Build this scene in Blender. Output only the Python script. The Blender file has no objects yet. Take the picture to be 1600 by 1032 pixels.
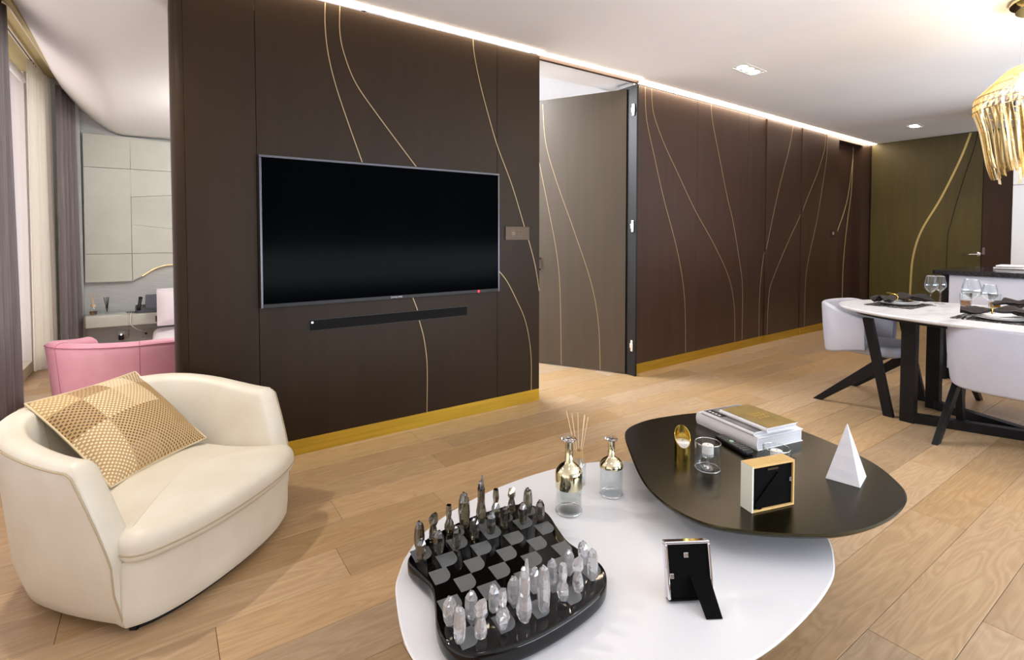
import bpy, math, random
from mathutils import Vector, Matrix
random.seed(7)
S = bpy.context.scene
COL = S.collection
PI = math.pi

# ------------------------------------------------------------------ camera
TH = math.atan(1165/800); PIT = math.radians(1.83)
cam = bpy.data.cameras.new('camera'); camo = bpy.data.objects.new('camera', cam); COL.objects.link(camo)
fw = Vector((math.cos(TH)*math.cos(PIT), math.sin(TH)*math.cos(PIT), -math.sin(PIT)))
rt = Vector((math.sin(TH), -math.cos(TH), 0)); upv = rt.cross(fw)
M = Matrix((rt, upv, -fw)).transposed().to_4x4(); M.translation = Vector((0, 0, 1.25))
camo.matrix_world = M
cam.sensor_width = 36; cam.lens = 18.0; cam.shift_y = -0.0765; cam.clip_start = .02
S.camera = camo
# ------------------------------------------------------------------ exposure, world, daylight and added fill lights
S.view_settings.view_transform = 'Standard'; S.view_settings.look = 'None'
S.view_settings.gamma = 1.0; S.view_settings.use_curve_mapping = False
S.view_settings.exposure = 0.08
W = bpy.data.worlds.new('world'); S.world = W; W.use_nodes = True
W.node_tree.nodes['Background'].inputs[0].default_value = (1.0, .86, .86, 1)
W.node_tree.nodes['Background'].inputs[1].default_value = 1.0

def area_light(name, loc, target, sx, sy, power, col):
    l = bpy.data.lights.new(name, 'AREA'); l.shape = 'RECTANGLE'; l.size = sx; l.size_y = sy
    l.energy = power; l.color = col
    o = bpy.data.objects.new(name, l); COL.objects.link(o); o.location = loc
    o.rotation_euler = (Vector(target)-Vector(loc)).to_track_quat('-Z', 'Y').to_euler()
    return o
DAY = (1.0, .97, .96)
area_light('bedroom_window_daylight', (-1.14, 4.85, 1.4), (1, 4.85, 1.4), 2.9, 2.4, 18, (1.0, .86, .87))
area_light('living_side_fill', (-1.10, .2, .9), (1, .2, 2.6), 3.0, 1.4, 8, (.90, .95, 1.0))  # unseen fill added on the left, tilted up to brighten the ceiling
area_light('rear_fill', (4.8, -2.35, .9), (4.8, -.6, 3.2), 7.6, 1.3, 500, (.84, .91, 1.0))  # unseen general fill added behind the camera, aimed steeply at the ceiling
area_light('side_room_fill', (2.2, 4.6, 2.7), (2.5, 4.4, 0), 1.2, 1.2, 170, (.90, .94, 1.0))  # unseen panel under the ceiling, facing down, added to brighten the side room

# ------------------------------------------------------------------ helpers
def lin(c):
    return tuple(((x/255)/12.92 if x <= 10 else (((x/255)+.055)/1.055)**2.4) for x in c)+(1,)

class MB:
    def __init__(s): s.V = []; s.F = []
    def add(s, V, F):
        b = len(s.V); s.V += [tuple(v) for v in V]; s.F += [tuple(i+b for i in f) for f in F]; return s
    def box(s, x0, x1, y0, y1, z0, z1):
        V = [(x, y, z) for z in (z0, z1) for y in (y0, y1) for x in (x0, x1)]
        return s.add(V, [(0, 2, 3, 1), (4, 5, 7, 6), (0, 1, 5, 4), (2, 6, 7, 3), (0, 4, 6, 2), (1, 3, 7, 5)])
    def bar(s, a, b, w, h, upd=(0, 0, 1)):
        a = Vector(a); b = Vector(b); d = (b-a).normalized(); u = Vector(upd)
        x = d.cross(u)
        if x.length < 1e-4: x = d.cross(Vector((1, 0, 0)))
        x.normalize(); y = x.cross(d)
        V = []
        for p in (a, b):
            for sx, sy in ((-1, -1), (1, -1), (1, 1), (-1, 1)): V.append(p+x*(sx*w/2)+y*(sy*h/2))
        return s.add(V, [(3, 2, 1, 0), (4, 5, 6, 7), (0, 1, 5, 4), (1, 2, 6, 5), (2, 3, 7, 6), (3, 0, 4, 7)])
    def tube(s, pts, r, n=8, closed=False):
        pts = [Vector(p) for p in pts]; N = len(pts); V = []
        rr = r if isinstance(r, (list, tuple)) else [r]*N
        t0 = (pts[1]-pts[0]).normalized()
        u = t0.orthogonal().normalized()
        for i, p in enumerate(pts):
            a = pts[(i-1) % N] if (closed or i > 0) else pts[i]
            b = pts[(i+1) % N] if (closed or i < N-1) else pts[i]
            t = (b-a).normalized(); u = (u-t*u.dot(t))
            if u.length < 1e-5: u = t.orthogonal()
            u.normalize(); w = t.cross(u)
            for k in range(n):
                an = 2*PI*k/n; V.append(p+(u*math.cos(an)+w*math.sin(an))*rr[i])
        F = []
        for i in range(N if closed else N-1):
            j = (i+1) % N
            for k in range(n): F.append((i*n+k, i*n+(k+1) % n, j*n+(k+1) % n, j*n+k))
        if not closed: F += [tuple(range(n-1, -1, -1)), tuple((N-1)*n+k for k in range(n))]
        return s.add(V, F)
    def lathe(s, prof, n=24, c=(0, 0, 0), sx=1, sy=1):
        V = []; F = []; m = len(prof)
        for r, z in prof:
            for k in range(n):
                a = 2*PI*k/n; V.append((c[0]+r*math.cos(a)*sx, c[1]+r*math.sin(a)*sy, c[2]+z))
        for i in range(m-1):
            for k in range(n): F.append((i*n+k, i*n+(k+1) % n, (i+1)*n+(k+1) % n, (i+1)*n+k))
        if prof[0][0] > 1e-6: F.append(tuple(range(n-1, -1, -1)))
        if prof[-1][0] > 1e-6: F.append(tuple((m-1)*n+k for k in range(n)))
        return s.add(V, F)
    def rings(s, R, caps=True):
        n = len(R[0]); V = [p for r in R for p in r]; F = []
        for i in range(len(R)-1):
            for k in range(n): F.append((i*n+k, i*n+(k+1) % n, (i+1)*n+(k+1) % n, (i+1)*n+k))
        if caps: F += [tuple(range(n-1, -1, -1)), tuple((len(R)-1)*n+k for k in range(n))]
        return s.add(V, F)
    def slab(s, out, z0, z1, rb=.0, rt=.0, n=5, crown=0.0):
        def ins(d): return inset(out, d)
        R = []
        for i in range(n if rb > 0 else 1):
            a = PI/2*i/max(1, n-1) if rb > 0 else PI/2
            R.append([(x, y, z0+rb*(1-math.sin(a))) for x, y in ins(rb*(1-math.cos(PI/2-a)) if rb > 0 else 0)])
        if rb > 0: R = [[(x, y, z0+rb*(1-math.cos(PI/2*i/(n-1)))) for x, y in ins(rb*(1-math.sin(PI/2*i/(n-1))))] for i in range(n)]
        if rt > 0: R += [[(x, y, z1-rt+rt*math.sin(PI/2*i/(n-1))) for x, y in ins(rt*(1-math.cos(PI/2*i/(n-1))))] for i in range(n)]
        else: R.append([(x, y, z1) for x, y in out])
        if crown:
            top = [(p[0], p[1]) for p in R[-1]]; cx = sum(p[0] for p in top)/len(top); cy = sum(p[1] for p in top)/len(top)
            for q in (.9, .75, .55, .3, .08):
                R.append([(cx+(x-cx)*q, cy+(y-cy)*q, z1+crown*(1-q*q)) for x, y in top])
        return s.rings(R)
    def build(s, name, mat, parent=None, smooth=False, bevel=0, seg=2, angle=None):
        me = bpy.data.meshes.new(name); me.from_pydata(s.V, [], s.F); me.update()
        me.materials.append(mat)
        o = bpy.data.objects.new(name, me); COL.objects.link(o)
        if parent: o.parent = parent
        if smooth:
            me.polygons.foreach_set('use_smooth', [True]*len(me.polygons))
            if angle: me.set_sharp_from_angle(angle=math.radians(angle))
        if bevel:
            b = o.modifiers.new('bevel', 'BEVEL'); b.width = bevel; b.segments = seg; b.limit_method = 'ANGLE'
        return o

def inset(out, d):
    n = len(out); R = []
    if d == 0: return list(out)
    for i in range(n):
        a = Vector(out[i-1]); p = Vector(out[i]); b = Vector(out[(i+1) % n])
        t = (b-a).normalized(); nn = Vector((-t.y, t.x))
        R.append((p.x+nn.x*d, p.y+nn.y*d))
    return R
def spline(P, k=6, closed=True):
    n = len(P); R = []; dim = len(P[0])
    for i in range(n if closed else n-1):
        g = lambda j: P[j % n] if closed else P[max(0, min(n-1, j))]
        p0, p1, p2, p3 = g(i-1), g(i), g(i+1), g(i+2)
        for q in range(k):
            t = q/k
            R.append(tuple(.5*(2*p1[c]+(p2[c]-p0[c])*t+(2*p0[c]-5*p1[c]+4*p2[c]-p3[c])*t*t+(3*p1[c]-p0[c]-3*p2[c]+p3[c])*t**3) for c in range(dim)))
    if not closed: R.append(tuple(P[-1]))
    return R
def ccw(o):
    a = sum(o[i-1][0]*o[i][1]-o[i][0]*o[i-1][1] for i in range(len(o)))
    return o if a > 0 else o[::-1]
def rrect(w, d, r, n=5, c=(0, 0)):
    R = []
    for sx, sy, a0 in ((1, 1, 0), (-1, 1, 90), (-1, -1, 180), (1, -1, 270)):
        for i in range(n):
            a = math.radians(a0+90*i/(n-1)); R.append((c[0]+sx*(w/2-r)+r*math.cos(a), c[1]+sy*(d/2-r)+r*math.sin(a)))
    return R
def thing(name, label, cat, loc=(0, 0, 0), rz=0, group=None):
    o = bpy.data.objects.new(name, None); COL.objects.link(o); o.location = loc; o.rotation_euler = (0, 0, rz)
    o.empty_display_size = .05
    return tag(o, label, cat, group)
def tag(o, label, cat, group=None):
    o['label'] = label; o['category'] = cat
    if group: o['group'] = group
    return o
def struct(o, label=None):
    o['kind'] = 'structure'
    if label: o['label'] = label
    return o
def anchor(name, label, loc=(0, 0, 0), rz=0):
    o = bpy.data.objects.new(name, None); COL.objects.link(o); o.location = loc; o.rotation_euler = (0, 0, rz); o.empty_display_size = .05
    return struct(o, label)

# ------------------------------------------------------------------ materials
def mat(name, c, rough=.5, metal=0.0, spec=.5, trans=0.0, ior=1.45, coat=0.0, emit=None, es=0, c2=None, ns=(5, 5, 5), nd=3, lo=.35, hi=.65, bump=0.0, bs=None, bdist=.002, sheen=0, rnd=0):
    m = bpy.data.materials.new(name); m.use_nodes = True; nt = m.node_tree; N = nt.nodes; L = nt.links
    b = N['Principled BSDF']
    b.inputs['Base Color'].default_value = lin(c); b.inputs['Roughness'].default_value = rough; b.inputs['Metallic'].default_value = metal
    b.inputs['Specular IOR Level'].default_value = spec; b.inputs['Transmission Weight'].default_value = trans; b.inputs['IOR'].default_value = ior
    b.inputs['Coat Weight'].default_value = coat; b.inputs['Sheen Weight'].default_value = sheen
    if emit: b.inputs['Emission Color'].default_value = lin(emit); b.inputs['Emission Strength'].default_value = es
    if c2 or bump:
        tc = N.new('ShaderNodeTexCoord'); mp = N.new('ShaderNodeMapping'); mp.inputs['Scale'].default_value = ns
        L.new(tc.outputs['Object'], mp.inputs['Vector'])
        if rnd:
            oi = N.new('ShaderNodeObjectInfo'); ml = N.new('ShaderNodeMath'); ml.operation = 'MULTIPLY'; ml.inputs[1].default_value = 60
            L.new(oi.outputs['Random'], ml.inputs[0]); L.new(ml.outputs[0], mp.inputs['Location'])
        no = N.new('ShaderNodeTexNoise'); no.inputs['Scale'].default_value = 1; no.inputs['Detail'].default_value = nd
        L.new(mp.outputs[0], no.inputs['Vector'])
        if c2:
            rp = N.new('ShaderNodeValToRGB'); rp.color_ramp.elements[0].position = lo; rp.color_ramp.elements[1].position = hi
            rp.color_ramp.elements[0].color = lin(c); rp.color_ramp.elements[1].color = lin(c2)
            L.new(no.outputs[0], rp.inputs[0]); L.new(rp.outputs[0], b.inputs['Base Color'])
        if bump:
            src = no
            if bs:
                m2 = N.new('ShaderNodeMapping'); m2.inputs['Scale'].default_value = bs; L.new(tc.outputs['Object'], m2.inputs['Vector'])
                src = N.new('ShaderNodeTexNoise'); src.inputs['Scale'].default_value = 1; src.inputs['Detail'].default_value = 2; L.new(m2.outputs[0], src.inputs['Vector'])
            bp = N.new('ShaderNodeBump'); bp.inputs['Strength'].default_value = bump; bp.inputs['Distance'].default_value = bdist
            L.new(src.outputs[0], bp.inputs['Height']); L.new(bp.outputs[0], b.inputs['Normal'])
    return m

def wood_floor():
    m = bpy.data.materials.new('oak_plank'); m.use_nodes = True; nt = m.node_tree; N = nt.nodes; L = nt.links
    b = N['Principled BSDF']; tc = N.new('ShaderNodeTexCoord'); oi = N.new('ShaderNodeObjectInfo')
    off = N.new('ShaderNodeVectorMath'); off.operation = 'SCALE'; off.inputs[0].default_value = (37, 91, 13); L.new(oi.outputs['Random'], off.inputs['Scale'])
    ad = N.new('ShaderNodeVectorMath'); ad.operation = 'ADD'; L.new(tc.outputs['Object'], ad.inputs[0]); L.new(off.outputs[0], ad.inputs[1])
    mp = N.new('ShaderNodeMapping'); mp.inputs['Scale'].default_value = (.9, 7, 1); L.new(ad.outputs[0], mp.inputs['Vector'])
    wv = N.new('ShaderNodeTexNoise'); wv.inputs['Scale'].default_value = 1.6; wv.inputs['Detail'].default_value = 1.5; wv.inputs['Distortion'].default_value = 1.2
    L.new(mp.outputs[0], wv.inputs['Vector'])
    mu = N.new('ShaderNodeMath'); mu.operation = 'MULTIPLY'; mu.inputs[1].default_value = 16; L.new(wv.outputs[0], mu.inputs[0])
    fr = N.new('ShaderNodeMath'); fr.operation = 'PINGPONG'; fr.inputs[1].default_value = 1; L.new(mu.outputs[0], fr.inputs[0])
    mp2 = N.new('ShaderNodeMapping'); mp2.inputs['Scale'].default_value = (3, 150, 1); L.new(ad.outputs[0], mp2.inputs['Vector'])
    fn = N.new('ShaderNodeTexNoise'); fn.inputs['Scale'].default_value = 1; fn.inputs['Detail'].default_value = 3; L.new(mp2.outputs[0], fn.inputs['Vector'])
    cr = N.new('ShaderNodeValToRGB'); cr.color_ramp.elements[0].color = lin((172, 142, 106)); cr.color_ramp.elements[1].color = lin((185, 156, 120))
    L.new(fr.outputs[0], cr.inputs[0])
    hv = N.new('ShaderNodeHueSaturation')
    mr = N.new('ShaderNodeMapRange'); mr.inputs['To Min'].default_value = .80; mr.inputs['To Max'].default_value = 1.12; L.new(oi.outputs['Random'], mr.inputs['Value']); L.new(mr.outputs[0], hv.inputs['Value'])
    m3 = N.new('ShaderNodeMath'); m3.operation = 'MULTIPLY'; m3.inputs[1].default_value = 7.31; L.new(oi.outputs['Random'], m3.inputs[0])
    f3 = N.new('ShaderNodeMath'); f3.operation = 'FRACT'; L.new(m3.outputs[0], f3.inputs[0])
    ms = N.new('ShaderNodeMapRange'); ms.inputs['To Min'].default_value = .88; ms.inputs['To Max'].default_value = 1.1; L.new(f3.outputs[0], ms.inputs['Value']); L.new(ms.outputs[0], hv.inputs['Saturation'])
    L.new(cr.outputs[0], hv.inputs['Color'])
    mx = N.new('ShaderNodeMix'); mx.data_type = 'RGBA'; mx.blend_type = 'MULTIPLY'; mx.inputs[0].default_value = .35
    cr2 = N.new('ShaderNodeValToRGB'); cr2.color_ramp.elements[0].position = .3; cr2.color_ramp.elements[1].position = .6; cr2.color_ramp.elements[0].color = (.70, .66, .6, 1); cr2.color_ramp.elements[1].color = (1, 1, 1, 1)
    L.new(fn.outputs[0], cr2.inputs[0]); L.new(hv.outputs[0], mx.inputs[6]); L.new(cr2.outputs[0], mx.inputs[7]); L.new(mx.outputs[2], b.inputs['Base Color'])
    b.inputs['Roughness'].default_value = .38; b.inputs['Specular IOR Level'].default_value = .45
    bp = N.new('ShaderNodeBump'); bp.inputs['Strength'].default_value = .12; bp.inputs['Distance'].default_value = .001; L.new(fn.outputs[0], bp.inputs['Height']); L.new(bp.outputs[0], b.inputs['Normal'])
    return m
OAK = wood_floor()
VEN = mat('dark_veneer', (41, 27, 11), .45, spec=.25, c2=(45, 30, 13), ns=(14, 14, 1.2), nd=4, bump=.05, bs=(160, 160, 6))
VEN2 = mat('umber_veneer', (56, 37, 26), .38, spec=.4, c2=(60, 42, 33), ns=(14, 14, 1.2), nd=4, bump=.05, bs=(160, 160, 6))
VENO = mat('olive_veneer', (78, 69, 36), .42, c2=(84, 75, 40), ns=(3, 14, 1.2), nd=4)
VEND = mat('taupe_veneer', (76, 65, 52), .42, c2=(81, 69, 56), ns=(14, 14, 1.2), nd=4)
DARKGAP = mat('shadow_gap', (14, 10, 8), .8)
BRASS = mat('brushed_brass', (206, 170, 62), .38, metal=.85, c2=(190, 156, 52), ns=(2, 2, 60))
INLAY = mat('brass_inlay', (178, 156, 116), .35, metal=.35)
BINL = mat('bright_brass_inlay', (206, 184, 124), .35, metal=.3)
CEIL = mat('ceiling_paint', (243, 241, 241), .7, c2=(240, 238, 239), ns=(2, 2, 2))
BCEIL = mat('bedroom_ceiling_paint', (224, 224, 220), .65)
WHITEW = mat('white_paint', (230, 230, 232), .6)
LED = mat('led_strip', (255, 240, 220), .5, emit=(255, 232, 205), es=18)
LENS = mat('lamp_lens', (255, 255, 255), .4, emit=(255, 246, 232), es=30)
TRIMW = mat('white_trim', (225, 225, 222), .4)
LEATHER = mat('cream_leather', (217, 211, 195), .42, c2=(211, 203, 185), ns=(6, 6, 6), bump=.12, bs=(260, 260, 260), bdist=.0008)
PINKL = mat('pink_leather', (230, 168, 184), .45, c2=(224, 158, 175), ns=(5, 5, 5), bump=.1, bs=(260, 260, 260), bdist=.0008)
STITCH = mat('beige_piping', (176, 160, 130), .6)
PSTITCH = mat('pink_piping', (180, 110, 124), .6)
BLACKP = mat('black_plastic', (12, 12, 13), .45)
SCREEN = mat('tv_screen', (2, 3, 5), .12, spec=.012)
BEZEL = mat('bezel_metal', (92, 92, 98), .3, metal=.8)
WLAC = mat('white_lacquer', (224, 226, 230), .22, spec=.45)
BLAC = mat('black_bronze_lacquer', (14, 12, 4), .24, spec=.42, c2=(18, 15, 6), ns=(40, 40, 40))
BLAC.node_tree.nodes['Principled BSDF'].inputs['Specular Tint'].default_value = (1, .84, .42, 1)
CHESSB = mat('piano_black', (3, 3, 4), .04, spec=.45)
SQ = mat('etched_grey_square', (92, 96, 98), .35, spec=.5)
GLASS = mat('clear_glass', (250, 252, 255), .0, trans=1, ior=1.45)
def thin_mat(name, tint, gloss, fac=None, rough=.02, body=None, bodyw=0.0):
    m = bpy.data.materials.new(name); m.use_nodes = True; N = m.node_tree.nodes; L = m.node_tree.links
    out = N['Material Output']; N.remove(N['Principled BSDF'])
    tr = N.new('ShaderNodeBsdfTransparent'); tr.inputs[0].default_value = lin(tint)
    g = N.new('ShaderNodeBsdfGlossy'); g.inputs[0].default_value = lin(gloss); g.inputs['Roughness'].default_value = rough
    a = N.new('ShaderNodeMixShader')
    if fac is None:
        fr = N.new('ShaderNodeLayerWeight'); fr.inputs[0].default_value = .5
        pw_ = N.new('ShaderNodeMath'); pw_.operation = 'POWER'; pw_.inputs[1].default_value = 3; L.new(fr.outputs['Facing'], pw_.inputs[0])
        mr_ = N.new('ShaderNodeMapRange'); mr_.inputs['To Min'].default_value = .035; mr_.inputs['To Max'].default_value = .75; L.new(pw_.outputs[0], mr_.inputs['Value']); L.new(mr_.outputs[0], a.inputs[0])
    else: a.inputs[0].default_value = fac
    L.new(tr.outputs[0], a.inputs[1]); L.new(g.outputs[0], a.inputs[2]); last = a
    if body:
        t = N.new('ShaderNodeBsdfTranslucent'); t.inputs[0].default_value = lin(body)
        b = N.new('ShaderNodeMixShader'); b.inputs[0].default_value = bodyw; L.new(a.outputs[0], b.inputs[1]); L.new(t.outputs[0], b.inputs[2]); last = b
    L.new(last.outputs[0], out.inputs[0]); return m
THING = thin_mat('thin_glass', (250, 252, 253), (255, 255, 255))
def crystal_mat(name='clear_crystal', col=(1, 1, 1, 1), w=.40, dif=(.97, .97, 1, 1)):
    m = bpy.data.materials.new(name); m.use_nodes = True; N = m.node_tree.nodes; L = m.node_tree.links
    b = N['Principled BSDF']; out = N['Material Output']
    b.inputs['Transmission Weight'].default_value = 1; b.inputs['Roughness'].default_value = .02; b.inputs['IOR'].default_value = 1.5; b.inputs['Base Color'].default_value = col
    t = N.new('ShaderNodeBsdfDiffuse'); t.inputs[0].default_value = dif; tr = N.new('ShaderNodeBsdfGlossy'); tr.inputs['Roughness'].default_value = .05
    a = N.new('ShaderNodeMixShader'); a.inputs[0].default_value = .62; L.new(t.outputs[0], a.inputs[1]); L.new(tr.outputs[0], a.inputs[2])
    c = N.new('ShaderNodeMixShader'); c.inputs[0].default_value = w; L.new(b.outputs[0], c.inputs[1]); L.new(a.outputs[0], c.inputs[2]); L.new(c.outputs[0], out.inputs[0]); return m
CRYS = crystal_mat()
SMOKE = crystal_mat('smoked_crystal', (.22, .19, .12, 1), .22, (.05, .05, .04, 1))
RIM = thin_mat('polished_glass_rim', (240, 244, 248), (255, 255, 255), .55, .08)
GOLDC = mat('gold_chrome', (222, 214, 180), .06, metal=1)
GOLDB = mat('gold_leaf', (214, 184, 92), .18, metal=1)
SILV = mat('polished_silver', (228, 228, 232), .1, metal=1)
WAX = mat('white_wax', (240, 238, 232), .6)
LIQ = thin_mat('fragrance_liquid', (250, 250, 247), (255, 255, 255))
AMBER = thin_mat('amber_drink', (206, 160, 80), (255, 240, 200))
REED = mat('reed_stick', (222, 196, 160), .7)
FWOOD = mat('pale_maple', (222, 186, 120), .5, c2=(212, 174, 108), ns=(30, 6, 6))
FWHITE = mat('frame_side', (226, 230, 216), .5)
VELV = mat('black_backing', (4, 4, 4), .85, spec=.12)
MARB = mat('white_marble', (220, 222, 227), .25, c2=(186, 188, 196), ns=(3, 9, 5), nd=8, lo=.5, hi=.75)
PYR = mat('pyramid_marble', (226, 227, 231), .4, c2=(212, 214, 220), ns=(8, 8, 30), nd=5)
PAPERW = mat('paper_white', (240, 240, 242), .7)
PAGES = mat('page_block', (214, 214, 216), .8, c2=(188, 188, 192), ns=(2, 2, 900), nd=1)
BGREY = mat('grey_cover', (104, 104, 110), .6, c2=(150, 146, 148), ns=(4, 9, 1), nd=2)
BGOLD = mat('gold_cover', (150, 124, 62), .45, c2=(128, 106, 50), ns=(9, 14, 3), nd=4)
BRED = mat('red_cover', (200, 60, 72), .6)
KEYG = mat('key_grey', (110, 114, 112), .6)
KEYL = mat('key_pale_green', (170, 206, 178), .6)
CHAIRL = mat('grey_leather', (182, 183, 194), .45, c2=(176, 177, 189), ns=(6, 6, 6), bump=.08, bs=(260, 260, 260), bdist=.0008)
EBON = mat('ebonised_oak', (12, 12, 13), .42, spec=.3, c2=(18, 17, 18), ns=(40, 40, 4))
NAPK = mat('charcoal_napkin', (38, 34, 34), .9, c2=(48, 43, 42), ns=(60, 60, 60))
MATM = mat('black_placemat', (36, 32, 31), .8, c2=(150, 144, 140), ns=(70, 70, 70), nd=1, lo=.58, hi=.62)
CHINA = mat('white_china', (240, 240, 242), .15)
GRAN = mat('black_granite', (20, 20, 23), .14, c2=(34, 33, 38), ns=(60, 60, 60))
ISLW = mat('island_white', (204, 205, 216), .5)
FABW = mat('grey_wallcovering', (198, 202, 200), .8, c2=(182, 188, 187), ns=(8, 8, 240), nd=2)
HEADP = mat('headboard_leather', (203, 206, 196), .55, c2=(196, 198, 187), ns=(3, 3, 3))
CURT = mat('grey_curtain', (118, 110, 110), .9, c2=(134, 126, 126), ns=(240, 240, 3), nd=2)
POCK = mat('curtain_pocket', (188, 176, 128), .7)
TRACKM = mat('curtain_track', (214, 206, 188), .5)
BEDL = mat('bed_linen', (234, 226, 230), .8)
PHONE = mat('phone_grey', (84, 88, 96), .4)
SOCK = mat('socket_plate', (176, 172, 160), .4)
BRONZE = mat('bronze_plate', (74, 60, 48), .35, metal=.6)
MARKM = mat('engraved_mark', (140, 126, 110), .5)
RLED = mat('red_led', (255, 20, 30), .4, emit=(255, 20, 30), es=12)
WLED = mat('white_led', (230, 240, 255), .4, emit=(230, 240, 255), es=8)
AMBRIB = thin_mat('amber_resin', (254, 250, 238), (255, 240, 205), .36, .12, (255, 238, 200), .10)
AMBMIR = thin_mat('gold_mirror_resin', (251, 244, 226), (246, 232, 196), .62, .06)
BULB = mat('lamp_bulb', (255, 236, 190), .4, emit=(255, 232, 190), es=18)
PLASTER = mat('rear_wall_paint', (188, 182, 174), .7)

def sheer_mat():
    m = bpy.data.materials.new('sheer_voile'); m.use_nodes = True; N = m.node_tree.nodes; L = m.node_tree.links
    out = N['Material Output']; N.remove(N['Principled BSDF'])
    t = N.new('ShaderNodeBsdfTranslucent'); t.inputs[0].default_value = lin((240, 238, 228))
    d = N.new('ShaderNodeBsdfDiffuse'); d.inputs[0].default_value = lin((232, 230, 220))
    tr = N.new('ShaderNodeBsdfTransparent')
    a = N.new('ShaderNodeMixShader'); a.inputs[0].default_value = .5; L.new(t.outputs[0], a.inputs[1]); L.new(d.outputs[0], a.inputs[2])
    c = N.new('ShaderNodeMixShader'); c.inputs[0].default_value = .18; L.new(a.outputs[0], c.inputs[1]); L.new(tr.outputs[0], c.inputs[2])
    L.new(c.outputs[0], out.inputs[0]); return m
SHEER = sheer_mat()

def weave_mat():
    m = bpy.data.materials.new('woven_patchwork'); m.use_nodes = True; N = m.node_tree.nodes; L = m.node_tree.links
    b = N['Principled BSDF']; b.inputs['Roughness'].default_value = .55
    tc = N.new('ShaderNodeTexCoord')
    def node(t, **k):
        n = N.new(t)
        for a, v in k.items(): setattr(n, a, v)
        return n
    def math_(op, a, bb=None):
        n = node('ShaderNodeMath', operation=op)
        for i, v in enumerate((a, bb)):
            if v is None: continue
            if isinstance(v, (int, float)): n.inputs[i].default_value = v
            else: L.new(v, n.inputs[i])
        return n.outputs[0]
    sp = node('ShaderNodeSeparateXYZ'); L.new(tc.outputs['Object'], sp.inputs[0])
    fx = math_('SINE', math_('MULTIPLY', sp.outputs[0], 400)); fz = math_('SINE', math_('MULTIPLY', sp.outputs[1], 400))
    dot = math_('MULTIPLY', fx, fz)
    dotm = node('ShaderNodeMapRange'); dotm.inputs['From Min'].default_value = .1; dotm.inputs['From Max'].default_value = .4; L.new(dot, dotm.inputs['Value'])
    # patches: squares of the sewn cloth, each with its own dot colour
    sn = node('ShaderNodeVectorMath', operation='SNAP'); sn.inputs[1].default_value = (.115, .13, 10); L.new(tc.outputs['Object'], sn.inputs[0])
    ck = node('ShaderNodeTexWhiteNoise', noise_dimensions='3D'); L.new(sn.outputs[0], ck.inputs['Vector'])
    sc = node('ShaderNodeSeparateColor'); L.new(ck.outputs['Color'], sc.inputs[0])
    dc = node('ShaderNodeValToRGB'); dc.color_ramp.interpolation = 'CONSTANT'
    e = dc.color_ramp.elements; e[0].position = 0; e[0].color = lin((92, 66, 42)); e[1].position = .42; e[1].color = lin((228, 212, 182))
    x = e.new(.62); x.color = lin((128, 100, 76)); x = e.new(.84); x.color = lin((226, 200, 150))
    L.new(sc.outputs[0], dc.inputs[0])
    bc = node('ShaderNodeValToRGB'); bc.color_ramp.interpolation = 'CONSTANT'
    e = bc.color_ramp.elements; e[0].position = 0; e[0].color = lin((192, 162, 114)); e[1].position = .35; e[1].color = lin((178, 145, 94))
    x = e.new(.7); x.color = lin((208, 184, 144)); L.new(sc.outputs[1], bc.inputs[0])
    mx = node('ShaderNodeMix', data_type='RGBA'); L.new(dotm.outputs[0], mx.inputs[0]); L.new(bc.outputs[0], mx.inputs[6]); L.new(dc.outputs[0], mx.inputs[7])
    L.new(mx.outputs[2], b.inputs['Base Color'])
    bp = node('ShaderNodeBump'); bp.inputs['Strength'].default_value = .5; bp.inputs['Distance'].default_value = .002; L.new(dot, bp.inputs['Height']); L.new(bp.outputs[0], b.inputs['Normal'])
    return m
WEAVE = weave_mat()
def glass_pane_mat():
    m = bpy.data.materials.new('window_glass'); m.use_nodes = True; N = m.node_tree.nodes; L = m.node_tree.links
    out = N['Material Output']; N.remove(N['Principled BSDF'])
    tr = N.new('ShaderNodeBsdfTransparent'); g = N.new('ShaderNodeBsdfGlossy'); g.inputs['Roughness'].default_value = .02
    a = N.new('ShaderNodeMixShader'); a.inputs[0].default_value = .06; L.new(tr.outputs[0], a.inputs[1]); L.new(g.outputs[0], a.inputs[2]); L.new(a.outputs[0], out.inputs[0]); return m
PANE = glass_pane_mat()

# ------------------------------------------------------------------ setting: floor
ZC = 2.61
fl = struct(MB().box(-1.3, 8.95, -2.6, 6.7, -.1, -.013).build('floor', mat('floor_screed', (150, 122, 90), .8)), 'pale oak plank floor')
PL = 1.36; PW = .197
pm = MB().box(0, PL-.0012, 0, PW-.0012, -.012, 0).build('plank', OAK, fl)
pb = pm.modifiers.new('bevel', 'BEVEL'); pb.width = .0012; pb.segments = 1
first = True
known = {.473: 1.83, .276: 2.175, 1.852: .556, 2.049: 1.07, 2.246: .64, 2.443: 2.61, 2.64: 4.13}
for k in range(-6, 30):
    y = .67+k*PW
    if y < -.55 or y > 6.5: continue
    off = next((v for q, v in known.items() if abs(q-y) < .02), random.uniform(0, PL))
    x = off-PL*math.ceil((off+1.2)/PL)
    xmax = 8.8 if y < 3.2 else 3.6
    while x < xmax:
        o = pm if first else pm.copy()
        if not first: COL.objects.link(o)
        first = False
        o.location = (x, y, 0); x += PL
# ------------------------------------------------------------------ ceilings
struct(MB().box(-1.3, 8.95, -2.6, 3.06, ZC, ZC+.2).box(2.30, 8.95, 3.06, 3.50, ZC, ZC+.2).build('ceiling', CEIL), 'white living room ceiling')
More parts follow.
